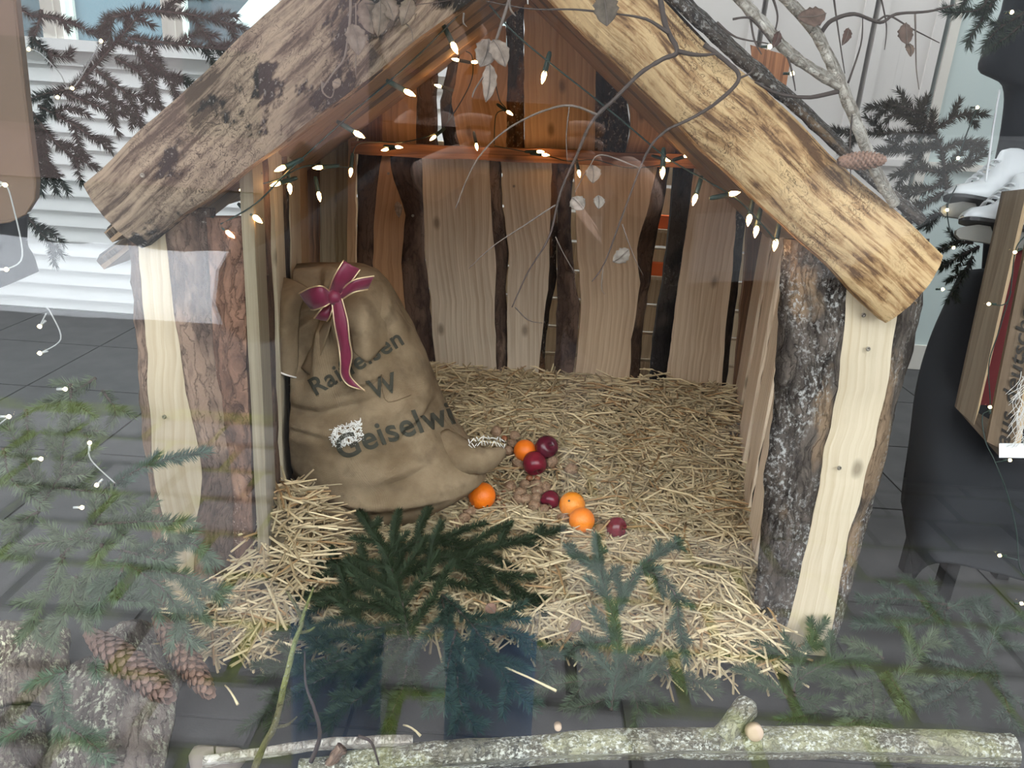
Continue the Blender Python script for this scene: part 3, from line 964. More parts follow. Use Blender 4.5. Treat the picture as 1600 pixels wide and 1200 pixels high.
# roof planks from eave to ridge, one behind the other
sl = math.sqrt(1 + RS * RS)
for side in (-1, 1):
    for k in range(6):
        y0 = .83 + k * .190
        w = .148 + .010 * math.sin(k * 2.1 + side)
        xe = RX + side * (.725 + .02 * math.sin(k * 1.7 + side) + (.095 if (k == 1 and side < 0) else .04 if (k == 2 and side > 0) else 0))
        N = 20
        A, B = [], []
        for i in range(N):
            x = RX + (xe - RX) * i / (N - 1) + side * .002
            z = roof_under(x) + .004 + .004 * (k % 2)
            A.append(Vector((x, y0 + nz((x, y0, 0), 6, .018), z)))
            B.append(Vector((x, y0 + w + nz((x, y0, 2), 6, .018), z)))
        nr = Vector((-side * RS, 0, -1)).normalized()
        if side < 0:
            A, B = B, A
        o = board('roof_plank', A, B, nr, .022, 'wood', hut, (.60, .50, .41), None, None, 'bark', 0, 5, None, 0)
        # bark on the weather side
        rows = []
        for i in range(N):
            r = []
            for q in range(7):
                p = A[i].lerp(B[i], q / 6) - nr * (.022 + .014 * (1 - (q / 3 - 1) ** 2) + nz(A[i].lerp(B[i], q / 6), 30, .006, k))
                r.append(p)
            rows.append(r)
        MB().grid(rows, [[(q * .03, i * .05) for q in range(7)] for i in range(N)], thick=.012, nrm=-nr).build('bark_layer', 'barkpale', o, True, (1, .95, .9))
# dark weatherproof layer on top of the roof planks
for side in (-1, 1):
    xe = RX + side * .70
    mb = MB()
    A = [Vector((RX, .835, roof_under(RX) + .075)), Vector((xe, .835, roof_under(xe) + .075)), Vector((xe, 1.95, roof_under(xe) + .075)), Vector((RX, 1.95, roof_under(RX) + .075))]
    B = [p + Vector((0, 0, .012)) for p in A]
    mb.add(A + B, [(0, 1, 2, 3), (7, 6, 5, 4), (0, 4, 5, 1), (1, 5, 6, 2), (2, 6, 7, 3), (3, 7, 4, 0)]).build('roof_cover', 'bark', hut, False)
# screws
for (px, py, D) in ((1349, 492, 1.362), (1356, 545, 1.362), (1311, 731, 1.362), (257, 651, 1.362), (223, 274, 1.30), (803, 291, 2.385), (607, 271, 2.37), (645, 337, 2.38)):
    c = P(px, py, D)
    MB().lathe([(.0042, 0), (.0042, .002), (.002, .0026), (.0012, .001)], 10, Matrix.Translation(c) @ Matrix.Rotation(math.pi / 2, 4, 'X')).build('screw', flat('steel_screw', (.25, .22, .18), .4, .8), hut)

# a pale wood pile seen through the gap of the back wall
sh_ = thing('crate_shelf', 'pale slatted shelf behind the gap in the back wall', 'shelf', (.45, 2.2, 0))
for k in range(9):
    MB().box((.10, 2.22, .05 + k * .105), (.85, .02, .046)).build('slat', 'wood', sh_, False, (1.0, .95, .85))
for x in (-.72, .92):
    MB().box((x, 2.27, .5), (.03, .03, .5)).build('shelf_post', 'wood', sh_, False, (.9, .85, .75))
for (px, py) in ((1042, 347), (1028, 420)):
    c = P(px, py, 2.68)
    MB().box((c.x, c.y + .02, c.z - .028), (.10, .05, .006)).build('shelf_board', 'wood', sh_, False)
    tag(MB().box(c, (.035, .015, .022)).build('orange_box', flat('orange_paper', (.75, .13, .02), .6), None, False),
        'small orange box %s seen through the back wall gap' % ('higher up' if py < 400 else 'lower down'), 'box', 'orange boxes behind the hut')

# ------------------------------------------------------------------ fruit and nuts
def straw_h(x, y):
    s = min(1, max(0, (y - 1.15) / .70))
    e = min(1, max(0, (y - .70) / .12))
    h = .010 + .040 * e + .185 * s * s * (3 - 2 * s)
    return h + .012 * mnoise.noise(Vector((x * 5, y * 5, 0)))


def on_straw(px, py):
    z = .06
    for _ in range(12):
        q = Z(px, py, z)
        z = straw_h(q.x, q.y)
    return Z(px, py, z)


FR = []


def put(px, py, r):
    """centre of a round thing of radius r seen at the pixel and lying on the straw"""
    q = Z(px, py, .1)
    for _ in range(15):
        z = straw_h(q.x, q.y) + r * .92
        q = Z(px, py, z)
    FR.append((q.x, q.y, q.z, r))
    return q


t = NT('orange_peel')
tc = t.n('ShaderNodeTexCoord', out=3)
vo = t.n('ShaderNodeTexVoronoi', Vector=tc, Scale=420.0)
t.base(Base_Color=t.mix(1.0, t.mix(t.noise(tc, 25.0), (0.90, 0.195, 0.006), (0.92, 0.26, 0.010)), t.tint(), 'MULTIPLY'), Roughness=0.42)
t.bump(vo, 0.25, 0.002)
MAT['orange'] = t.m
t = NT('dark_red_apple_skin')
tc = t.n('ShaderNodeTexCoord', out=3)
t.base(Base_Color=t.mix(1.0, t.mix(t.step(t.noise(tc, 30.0, 4.0), .4, .7), (0.13, 0.008, 0.022), (0.21, 0.016, 0.035)), t.tint(), 'MULTIPLY'), Roughness=0.25)
MAT['apple'] = t.m
t = NT('walnut_shell')
tc = t.n('ShaderNodeTexCoord', out=3)
w_ = t.noise(tc, 150.0, 3.0, 0.5, 1.5)
t.base(Base_Color=t.ramp(w_, [(0.3, (0.17, 0.095, 0.05)), (0.7, (0.40, 0.26, 0.16))]), Roughness=0.65)
t.bump(w_, 0.7, 0.003)
MAT['walnut'] = t.m
t = NT('hazelnut_shell')
tc = t.n('ShaderNodeTexCoord', out=3)
t.base(Base_Color=t.ramp(t.noise(tc, 90.0, 3.0), [(0.3, (0.24, 0.075, 0.028)), (0.7, (0.38, 0.15, 0.065))]), Roughness=0.4)
MAT['hazel'] = t.m
MAT['stem'] = flat('dry_stem', (0.07, 0.05, 0.02), 0.8)


def orange(px, py, wpx, label, tone, tilt):
    q0 = Z(px, py, .1)
    r = wpx / 2 / FPX * (q0 - CAM).dot(FW)
    c = put(px, py, r)
    M_ = Matrix.Translation(c) @ Matrix.Rotation(tilt[0], 4, 'X') @ Matrix.Rotation(tilt[1], 4, 'Y')
    o = thing('orange', label, 'orange', c - Vector((0, 0, r * .95)), 'oranges on the straw')
    pr = [(.04 * r, -.955 * r)] + [(r * math.sin(a) * (1 + .015 * math.cos(2 * a)), -r * .96 * math.cos(a)) for a in [math.pi * i / 16 for i in range(1, 16)]] + [(.05 * r, .93 * r)]
    MB().lathe(pr, 26, M_).build('peel', 'orange', o, True, tone)
    MB().lathe([(.085 * r, .925 * r), (.09 * r, .955 * r), (.05 * r, .965 * r), (.03 * r, .95 * r)], 7, M_).build('stem_button', 'stem', o)
    return o


def apple(px, py, wpx, label, tone, tilt):
    q0 = Z(px, py, .1)
    r = wpx / 2 / FPX * (q0 - CAM).dot(FW)
    c = put(px, py, r)
    M_ = Matrix.Translation(c) @ Matrix.Rotation(tilt[0], 4, 'X') @ Matrix.Rotation(tilt[1], 4, 'Y')
    o = thing('apple', label, 'apple', c - Vector((0, 0, r * .9)), 'dark red apples on the straw')
    pr = [(.02 * r, -.70 * r), (.16 * r, -.80 * r), (.36 * r, -.87 * r), (.6 * r, -.74 * r), (.82 * r, -.45 * r), (.96 * r, -.08 * r), (.99 * r, .22 * r), (.92 * r, .52 * r), (.72 * r, .78 * r), (.44 * r, .88 * r), (.2 * r, .80 * r), (.05 * r, .64 * r)]
    MB().lathe(pr, 26, M_).build('skin', 'apple', o, True, tone)
    MB().tube([M_ @ Vector((0, 0, .62 * r)), M_ @ Vector((.04 * r, 0, .85 * r)), M_ @ Vector((.12 * r, .03 * r, 1.08 * r))], [.03 * r, .025 * r, .04 * r], 6).build('stem', 'stem', o)
    MB().lathe([(.12 * r, -.80 * r), (.09 * r, -.86 * r), (.02 * r, -.76 * r)], 6, M_).build('blossom_end', 'stem', o)
    return o


orange(753, 775, 44, 'plain orange lying alone beside the sack, nearest to it', (1, .86, .7), (2.0, .5))
orange(820, 704, 33, 'small orange touching two dark apples behind the nuts', (1, .84, .7), (2.4, .2))
orange(894, 789, 42, 'yellower orange with its stem button showing, between an apple and another orange', (1, 1.25, 1.3), (.75, -.35))
orange(909, 813, 42, 'orange leaning against the yellower one, closest to the fir twig', (1, 1.02, 1.0), (2.6, .5))
apple(853, 699, 34, 'very dark apple behind the shiny red one', (.62, .7, .8), (.9, .4))
apple(835, 723, 37, 'shiny red apple in front of the small orange', (1.25, 1.0, 1.0), (2.2, .3))
apple(860, 780, 31, 'dark red apple between the nuts and the yellower orange', (.95, .9, .95), (2.0, -.3))
apple(962, 824, 35, 'dull red apple lying alone on the straw, farthest from the sack', (1.15, 1.15, 1.1), (1.3, .9))

sph = [(math.sin(math.pi * i / 10), -math.cos(math.pi * i / 10)) for i in range(1, 10)]


def nut(px, py, kind, label, rnd):
    r = (.0155 if kind == 'walnut' else .0095) * rnd.uniform(.92, 1.1)
    c = put(px, py, r)
    M_ = Matrix.Translation(c) @ Matrix.Rotation(rnd.uniform(0, 6), 4, 'Z') @ Matrix.Rotation(rnd.uniform(.6, 2.2), 4, 'X')
    if kind == 'walnut':
        o = thing('walnut', label, 'nut', c - Vector((0, 0, r)), 'walnuts scattered on the straw')
        pr = [(r * a * .97, r * 1.14 * b + (r * .10 if b > .8 else 0)) for a, b in sph]
        MB().lathe([(.001, -1.14 * r)] + pr + [(.001, 1.27 * r)], 14, M_).build('shell', 'walnut', o)
        ring = [M_ @ Vector((r * .985 * math.sin(a), 0, -r * 1.15 * math.cos(a))) for a in [2 * math.pi * i / 18 for i in range(19)]]
        MB().tube(ring, r * .09, 5, False).build('seam', 'walnut', o)
    else:
        o = thing('hazelnut', label, 'nut', c - Vector((0, 0, r)), 'hazelnuts scattered on the straw')
        pr = [(r * a * (1 if b < 0 else .97), r * 1.02 * b + (r * .25 * max(0, b) ** 3)) for a, b in sph]
        MB().lathe([(.001, -r * 1.0)] + pr + [(.001, 1.3 * r)], 12, M_).build('shell', 'hazel', o)
        MB().lathe([(.55 * r, -.90 * r), (.4 * r, -1.0 * r), (.05 * r, -1.02 * r)], 10, M_).build('base_scar', 'walnut', o)


rnd = random.Random(3)
W_ = [(776, 674, 'walnut at the mouth of the small sack corner'), (805, 683, 'walnut right behind the small orange, upper one'), (801, 694, 'walnut right behind the small orange, lower one'), (795, 704, 'walnut squeezed between sack corner and small orange'),
      (797, 760, 'leftmost walnut of the middle nut pile'), (820, 757, 'big walnut at the top of the middle nut pile'), (838, 757, 'upper right walnut of the middle nut pile'), (840, 768, 'walnut right of centre in the nut pile'), (853, 761, 'walnut just above the dark apple of the nut pile'),
      (808, 781, 'lower left walnut of the middle nut pile'), (822, 780, 'walnut at the lower centre of the nut pile'), (838, 779, 'walnut touching the dark apple from the left'), (834, 791, 'walnut at the bottom of the nut pile'), (850, 796, 'walnut below the dark apple of the nut pile'),
      (812, 770, 'walnut in the very middle of the nut pile'), (733, 800, 'pale walnut just in front of the lone orange'), (725, 810, 'walnut in the middle of three before the lone orange'), (714, 820, 'walnut farthest in front of the lone orange'),
      (880, 812, 'walnut half hidden left of the front orange'), (893, 733, 'pale walnut alone on the straw right of the apples'), (810, 724, 'walnut left of the shiny red apple'), (862, 722, 'walnut just right of the shiny red apple'), (940, 828, 'walnut between front orange and dull apple')]
for px, py, lb in W_:
    nut(px, py, 'walnut', lb, rnd)
for px, py, lb in [(827, 747, 'hazelnut under the shiny apple, left of a pair'), (840, 747, 'hazelnut under the shiny apple, right of a pair'), (864, 727, 'reddish hazelnut right of the shiny apple'), (779, 779, 'hazelnut close to the right side of the lone orange'), (785, 793, 'hazelnut below right of the lone orange'), (788, 685, 'hazelnut beside the sack corner behind the small orange'), (788, 768, 'hazelnut left of the nut pile')]:
    nut(px, py, 'hazelnut', lb, rnd)

# ------------------------------------------------------------------ straw
_sh0 = straw_h


def straw_h2(x, y):
    m = .17 * math.exp(-((x + .49) / .085) ** 2 - ((y - .97) / .15) ** 2)
    m += .04 * math.exp(-((x - .60) / .10) ** 2 - ((y - 1.1) / .3) ** 2)
    return _sh0(x, y) + m


rs = np.random.RandomState(5)


def in_hut(x, y):
    if y < .84:
        edge = .735 + .05 * mnoise.noise(Vector((x * 4, 1.5, 0))) - (.06 if -.62 < x < -.42 else 0)
        return y > edge and -.63 < x < .585
    return -.535 - .17 * (y - .86) < x < .565 + .16 * (y - .86) and y < 1.845


def stalks(n, pts_fn, lmin, lmax, pitch, rr=(.0019, .0033)):
    V, F, C_, U = [], [], [], []
    for i in range(n):
        p = pts_fn()
        if p is None:
            continue
        x, y, z = p
        L = rs.uniform(lmin, lmax)
        az = rs.uniform(0, 2 * math.pi)
        el = rs.normal(0, pitch)
        d = Vector((math.cos(az) * math.cos(el), math.sin(az) * math.cos(el), math.sin(el)))
        c = Vector((x, y, z))
        a, b = c - d * L / 2, c + d * L / 2
        sag = Vector((rs.uniform(-.06, .06), rs.uniform(-.06, .06), rs.uniform(-.02, .10))) * L
        r = rs.uniform(*rr)
        s1 = d.cross(Vector((0, 0, 1))).normalized() * r
        s2 = d.cross(s1).normalized() * r
        o = len(V)
        for q, k in ((a, .9), (c + sag, 1.0), (b, .8)):
            V += [q + s1 * k, q + s2 * k, q - s1 * k, q - s2 * k]
        for g in (0, 4):
            for k in range(4):
                k2 = (k + 1) % 4
                F.append((o + g + k, o + g + k2, o + g + 4 + k2, o + g + 4 + k))
        F += [(o, o + 1, o + 2, o + 3), (o + 11, o + 10, o + 9, o + 8)]
        u = rs.uniform()
        base = np.array((.70, .575, .355)) * (1 - u) + np.array((.42, .31, .17)) * u
        base = base * rs.uniform(.60, 1.20)
        if rs.uniform() < .08:
            base = np.array((.36, .22, .10))
        C_ += [tuple(base)] * 12
        U += [(0, 0)] * 12
    return V, F, C_, U


def straw_pt():
    for _ in range(50):
        x, y = rs.uniform(-.72, .76), rs.uniform(.68, 1.85)
        if in_hut(x, y):
            z = straw_h2(x, y) + abs(rs.normal(0, .013)) - .006
            for (fx, fy, fz, fr) in FR:
                d2 = (x - fx) ** 2 + (y - fy) ** 2
                if d2 < (fr + .030) ** 2 and z > fz - fr * .55:
                    z = fz - fr * .80
                    if d2 < fr * fr or rs.uniform() < .6:
                        z = fz - fr * 1.1
            return x, y, z
    return None


mb = MB()
V, F, C_, U = stalks(13500, straw_pt, .05, .19, .17)
mb.v, mb.f, mb.c, mb.uv = [tuple(v) for v in V], F, C_, U
# the packed bed beneath, darkened to give the shaded gaps between stalks
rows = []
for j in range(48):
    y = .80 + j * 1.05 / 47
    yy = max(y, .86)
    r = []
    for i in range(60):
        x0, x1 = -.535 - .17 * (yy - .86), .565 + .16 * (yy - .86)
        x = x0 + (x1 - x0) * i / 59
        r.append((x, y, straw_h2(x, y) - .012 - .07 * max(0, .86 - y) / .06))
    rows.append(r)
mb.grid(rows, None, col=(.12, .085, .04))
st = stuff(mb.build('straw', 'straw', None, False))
tag(st, 'thick bed of loose golden straw covering the hut floor', 'straw')
# single stalks that lie on the floor in front
k = 0
for (a, b, lb) in (((716, 1046), (866, 1111), 'long single straw stalk on the dark fir twigs in front'), ((724, 917), (790, 905), 'bent straw stalk lying on the fir twig behind'),
                   ((1030, 1030), (1052, 1010), 'short straw stalk on the grey floor by the fir tip'), ((1068, 1058), (1073, 1030), 'upright lying straw bit below the straw edge'), ((1085, 1030), (1130, 1022), 'straw stalk on the grey floor nearest the right post'),
                   ((528, 1012), (568, 1004), 'straw bit left of the dark fir stems'), ((630, 1138), (657, 1155), 'straw bit just above the thin birch log'), ((896, 1046), (908, 1036), 'small straw bit between fir twigs near the lichen log'), ((352, 1076), (372, 1106), 'straw stalk near the two fir cones')):
    p, q = Z(*a, .035), Z(*b, .035)
    lift = .05 if 'long' in lb else .012
    c = [(p.lerp(q, f) + Vector((0, 0, lift - .02 * (f - .5) ** 2))) for f in (0, .25, .5, .75, 1)]
    tag(MB().tube(c, [.0016, .0018, .0018, .002, .0028], 6, col=(.66, .55, .33)).build('straw_stalk', 'straw'), lb, 'straw', 'loose straw stalks in front')

# ------------------------------------------------------------------ the burlap sack
t = NT('burlap')
tc = t.n('ShaderNodeTexCoord', out=3)
w1_ = t.n('ShaderNodeTexWave', {'bands_direction': 'X'}, 1, Vector=t.uv(1, 1, False), Scale=130.0, Distortion=1.0)
w2_ = t.n('ShaderNodeTexWave', {'bands_direction': 'Y'}, 1, Vector=t.uv(1, 1, False), Scale=130.0, Distortion=1.0)
we = t.math('MULTIPLY', w1_, w2_)
bl = t.noise(tc, 9.0, 5.0)
col = t.ramp(bl, [(0.32, (0.165, 0.115, 0.066)), (0.5, (0.265, 0.195, 0.12)), (0.68, (0.345, 0.26, 0.165))])
col = t.mix(t.math('MULTIPLY', t.step(t.noise(tc, 17.0, 4.0), .53, .68), .55), col, (0.12, 0.088, 0.056))
col = t.mix(t.math('MULTIPLY', t.noise(tc, 300.0, 2.0), 0.45), col, (0.15, 0.10, 0.055))
col = t.mix(1.0, col, t.tint(), 'MULTIPLY')
t.base(Base_Color=col, Roughness=0.95)
t.b.inputs['Specular IOR Level'].default_value = 0.1
t.bump(t.math('ADD', we, t.math('MULTIPLY', t.noise(tc, 40.0, 4.0), 1.2)), 0.35, 0.003)
MAT['burlap'] = t.m
MAT['ink'] = flat('faded_grey_ink', (0.055, 0.053, 0.040), 0.95, 0, 0.1)
MAT['thread'] = flat('white_thread', (0.80, 0.78, 0.72), 0.8)

OUT = [(415, 452, 572), (423, 436, 590), (440, 424, 606), (470, 416, 622), (500, 414, 638), (530, 416, 651), (560, 422, 664), (580, 428, 672), (596, 430, 678), (612, 427, 684), (640, 426, 696), (670, 436, 714),
       (700, 452, 737), (722, 465, 756), (738, 475, 756), (754, 490, 738), (772, 508, 706), (790, 535, 678), (803, 560, 655), (812, 585, 636)]
sack = thing('burlap_sack', 'brown burlap sack with faded print and a burgundy bow, leaning in the hut corner', 'sack', Z(600, 800, 0.06))
DS0, DS1 = 1.88, 1.79
NL, NA = 150, 190


def s_edge(y, j):
    return interp([(o[j], o[0]) for o in OUT], y)


CREASES = [(436, 622, 540, 640, 6, .010), (600, 606, 690, 566, 6, .009), (640, 650, 706, 606, 6, .010), (470, 690, 530, 772, 7, .009), (560, 770, 690, 748, 7, .009), (690, 640, 738, 712, 7, .014), (520, 745, 640, 765, 8, .007),
           (560, 660, 500, 720, 9, .006), (610, 720, 680, 690, 8, .007), (452, 640, 462, 720, 7, .008), (545, 590, 620, 560, 5, .007), (540, 490, 600, 470, 5, .008), (600, 480, 640, 520, 6, .009), (450, 440, 500, 470, 5, .008)]


def sack_pt(y, th):
    f = (y - 415) / (812 - 415)
    D = DS0 + (DS1 - DS0) * f
    l, r = P(s_edge(y, 1), y, D), P(s_edge(y, 2), y, D)
    c, a = (l + r) / 2, (r - l) / 2
    top = min(1, (y - 412) / 60) ** .5
    bot = min(1, max(0, (815 - y)) / 75) ** .5
    b = (.10 + .075 * math.sin(math.pi * min(1, max(0, (f - .05) / 1.1))) + .02 * f) * (.35 + .65 * top) * (.30 + .70 * bot)
    ct, sn = math.cos(th), math.sin(th)
    ex = .82
    X = math.copysign(abs(ct) ** ex, ct)
    Y = math.copysign(abs(sn) ** ex, sn)
    p = c + a * X + Vector((0, -b * Y, 0))
    px = s_edge(y, 1) + (s_edge(y, 2) - s_edge(y, 1)) * (X + 1) / 2
    d = 0.0
    if sn > 0:
        w = sn ** .6
        # waist crease under the tied part
        yc = 598 + 14 * math.sin((px - 430) / 70) - .20 * max(0, px - 520)
        k = math.exp(-((y - yc) / 9) ** 2)
        d -= .022 * k * w * (1 - .6 * min(1, max(0, (px - 560) / 90)))
        d += .016 * math.exp(-((y - yc - 26) / 20) ** 2) * w
        # pleats running away from the bow
        dx, dy = px - 520, y - 468
        R_ = math.hypot(dx, dy)
        ph = math.atan2(dy, dx)
        d += .017 * math.sin(8 * ph + 1.1) * math.exp(-(R_ / 95) ** 2) * min(1, R_ / 25) * w
        d -= .035 * math.exp(-(R_ / 26) ** 2)
        # hollow between the hanging flap and the body
        d -= .045 * math.exp(-((px - 492) / 20) ** 2 - ((y - 535) / 34) ** 2)
        d += .022 * math.exp(-((px - 578) / 16 - (y - 520) / 120) ** 2 - ((y - 520) / 38) ** 2)
        d -= .012 * math.exp(-((px - 612 + (y - 500) * .4) / 11) ** 2 - ((y - 515) / 40) ** 2)
        d -= .012 * math.exp(-((px - 690 - (y - 640) * .5) / 9) ** 2 - ((y - 650) / 40) ** 2)
        for (x0, y0, x1, y1, wd_, dp_) in CREASES:
            ex_, ey_ = x1 - x0, y1 - y0
            ll = ex_ * ex_ + ey_ * ey_
            tt = ((px - x0) * ex_ + (y - y0) * ey_) / ll
            if -.3 < tt < 1.3:
                dist = ((px - x0) * ey_ - (y - y0) * ex_) / math.sqrt(ll)
                fade = math.exp(-(max(0, abs(tt - .5) - .3) / .22) ** 2)
                d -= dp_ * fade * w * (math.exp(-(dist / wd_) ** 2) - .7 * math.exp(-((dist - 2.2 * wd_) / (1.6 * wd_)) ** 2))
    d += nz(p, 7, .010, 2) + nz(p, 16, .005, 8) + nz(p, 38, .0018, 4)
    n = (p - c)
    n.normalize()
    p = p + n * d * (.6 if sn <= 0 else 1)
    xw = LW[0].x + (LW[1].x - LW[0].x) * (p.y - .86) + .016
    p.x = max(p.x, xw)
    p.y = min(p.y, 1.80)
    return p


rows, uvs = [], []
for i in range(NL):
    y = 415 + (812 - 415) * i / (NL - 1)
    rows.append([sack_pt(y, 2 * math.pi * k / NA) for k in range(NA)])
    uvs.append([(k / NA * 1.1, i / NL * .7) for k in range(NA)])
mb = MB().grid(rows, uvs, closed=True)
for base, rev in ((0, False), ((NL - 1) * NA, True)):
    ring = [Vector(mb.v[base + k]) for k in range(NA)]
    cc = sum(ring, Vector()) / NA
    ci = len(mb.v)
    mb.add([cc], [], [(0, 0)])
    mb.f += [((ci, base + (k + 1) % NA, base + k) if not rev else (ci, base + k, base + (k + 1) % NA)) for k in range(NA)]
body_ = mb.build('sack_body', 'burlap', sack)
body_['label'] = 'filled body of the sack'
bvh = BVHTree.FromPolygons([Vector(v) for v in mb.v], mb.f)


def on_sack(px, py, off=.0015):
    d = ray(px, py).normalized()
    h = bvh.ray_cast(CAM, d)
    if h[0] is None:
        return None
    return h[0] - d * off


def sheet(name, rows, mat, parent, thick=.004, k=5, m=5, tone=None, nrm=(0, -1, 0)):
    """smooth sheet through rows of 3D control points"""
    R1 = [smooth_poly(r, k) for r in rows]
    cols = [smooth_poly([r[j] for r in R1], m) for j in range(len(R1[0]))]
    g = [[cols[j][i] for j in range(len(cols))] for i in range(len(cols[0]))]
    return MB().grid(g, [[(j * .02, i * .02) for j in range(len(cols))] for i in range(len(g))], thick=thick, nrm=nrm).build(name, mat, parent, True, tone)


# hanging flap of the sack mouth, left of the bow
fD = 1.70
o = sheet('hanging_flap', [[P(436, 432, 1.78), P(462, 440, 1.74), P(488, 455, 1.72)], [P(416, 466, 1.77), P(444, 470, 1.695), P(470, 478, 1.71)], [P(414, 510, 1.77), P(440, 515, 1.68), P(466, 520, 1.72)],
                           [P(416, 550, 1.76), P(440, 560, 1.675), P(465, 562, 1.72)], [P(421, 572, 1.76), P(440, 585, 1.68), P(463, 592, 1.72)]], 'burlap', sack, .006)
o['label'] = 'hanging flap of the sack mouth'
MB().tube(smooth_poly([P(421, 570, 1.755), P(440, 583, 1.672), P(463, 590, 1.715)], 6), .0022, 6).build('flap_hem', 'thread', sack, True)
# drape from the bow over the right shoulder
def os_(x, y, off):
    q = on_sack(x, y, off)
    return q if q is not None else P(x, y, 1.80)


o = sheet('shoulder_fold', [[os_(530, 456, .012), os_(552, 446, .016), os_(575, 438, .012), os_(598, 440, .003)], [os_(538, 490, .010), os_(566, 482, .026), os_(588, 478, .010), os_(620, 474, .003)],
                            [os_(548, 525, .008), os_(572, 530, .032), os_(596, 515, .012), os_(634, 500, .003)], [os_(552, 548, .004), os_(574, 561, .018), os_(600, 538, .008), os_(646, 512, .002)], [os_(556, 552, -.004), os_(575, 566, -.004), os_(602, 541, -.006), os_(646, 515, -.006)]], 'burlap', sack, .004)
o['label'] = 'soft fold draped over the sack shoulder'
o = sheet('fold_roll', [[P(512, 492, 1.72), P(520, 496, 1.712)], [P(490, 535, 1.73), P(505, 545, 1.70)], [P(470, 575, 1.725), P(486, 588, 1.695)]], 'burlap', sack, .006)
# corners of the sack
q = [P(690, 700, 1.77), P(722, 712, 1.745), P(750, 718, 1.735), P(774, 712, 1.745), P(788, 700, 1.76)]
MB().tube(smooth_poly(q, 5), [.050 - .0014 * i for i in range(5)] + [.043 - .0012 * i for i in range(5)] + [.037 - .0026 * i for i in range(5)] + [.024 - .0034 * i for i in range(5)] + [.004], 22, rough=.14).build('sack_corner', 'burlap', sack)['label'] = 'right lower corner of the sack'
q = [P(570, 790, 1.70), P(545, 797, 1.68), P(518, 800, 1.665), P(498, 802, 1.66), P(490, 803, 1.66)]
MB().tube(smooth_poly(q, 5), [.040] * 5 + [.042] * 5 + [.040] * 5 + [.034] * 5 + [.02], 18, rough=.12).build('sack_corner', 'burlap', sack)['label'] = 'left lower corner of the sack'
MB().tube(smooth_poly([P(470, 752, 1.70), P(500, 765, 1.665), P(520, 772, 1.65), P(535, 768, 1.64)], 5), .006, 8, rough=.2).build('corner_seam', 'burlap', sack, True, (.7, .7, .7))
rnd = random.Random(8)
mb = MB()
for k in range(26):
    f = k / 25
    p = P(733 + 55 * f, 690 - 6 * math.sin(f * 3) + (8 if k % 2 else 0), 1.715 + .03 * f)
    d = Vector((rnd.uniform(-.5, .5), -.2, rnd.uniform(-1, 1))).normalized() * .007
    mb.tube([p - d, p + d], .0012, 5)
stuff(mb.build('stitching', 'thread', sack))
# seam along the left side and stitched hem lines
for line in ([(427, 612), (428, 650), (446, 696), (466, 732), (492, 765)], [(600, 575), (640, 560), (676, 545)], [(596, 585), (598, 612), (608, 628), (640, 618), (676, 602)]):
    pts = [on_sack(x + (3 if x < 500 else 0), y, .001) for x, y in line]
    pts = [p for p in pts if p is not None]
    if len(pts) > 2:
        MB().tube(smooth_poly(pts, 5), .0022 if line[0][0] < 500 else .0010, 6).build('seam', 'burlap', sack, True, (.65, .62, .58))


def print_text(txt, o, dx, cap, name, shear=0.0, bend=0.0):
    cu = bpy.data.curves.new('print', 'FONT')
    cu.body = txt
    cu.space_character = 1.08
    cu.offset = 0.020
    to = bpy.data.objects.new('print', cu)
    COL.objects.link(to)
    dg = bpy.context.evaluated_depsgraph_get()
    me = bpy.data.meshes.new_from_object(to.evaluated_get(dg))
    bpy.data.objects.remove(to)
    bm = bmesh.new()
    bm.from_mesh(me)
    bmesh.ops.triangulate(bm, faces=bm.faces[:])
    for _ in range(5):
        le = [e for e in bm.edges if e.calc_length() > .04]
        if not le:
            break
        bmesh.ops.subdivide_edges(bm, edges=le, cuts=1)
        bmesh.ops.triangulate(bm, faces=bm.faces[:])
    s_ = cap / .70
    L = math.hypot(*dx)
    ux, uy = dx[0] / L, dx[1] / L
    dead = []
    for v in bm.verts:
        x, y = v.co.x * s_ + shear * v.co.y * s_, v.co.y * s_
        px, py = o[0] + ux * x + uy * y, o[1] + uy * x - ux * y + bend * x * x
        h = on_sack(px, py, .0042)
        if h is None:
            dead.append(v)
        else:
            v.co = h
    bmesh.ops.delete(bm, geom=dead, context='VERTS')
    me2 = bpy.data.meshes.new(name)
    bm.to_mesh(me2)
    bm.free()
    me2.materials.append(MAT['ink'])
    ob = link(name, me2, sack)
    ob['label'] = 'faded dark lettering printed on the sack'
    return ob


print_text('Geiselwi', (532, 720), (150, -62), 37, 'printed_lettering', 0, .0004)
print_text('Raiffeisen', (492, 619), (150, -88), 27.5, 'printed_lettering')
print_text('W', (582, 624), (40, -14), 30, 'printed_lettering')
# chalky white mending over the first letter
mb = MB()
rnd = random.Random(2)
for k in range(300):
    px, py = rnd.uniform(518, 566), 0
    py = rnd.uniform(664, 695) - (px - 540) * .30
    p = on_sack(px, py, .002)
    a = rnd.uniform(0, 6.28)
    q = on_sack(px + 5 * math.cos(a), py + 5 * math.sin(a), .0035)
    if p and q:
        mb.tube([p, q], .0011, 4)
m_ = stuff(mb.build('white_mending', 'thread', sack))
m_['label'] = 'patch of white mending thread'

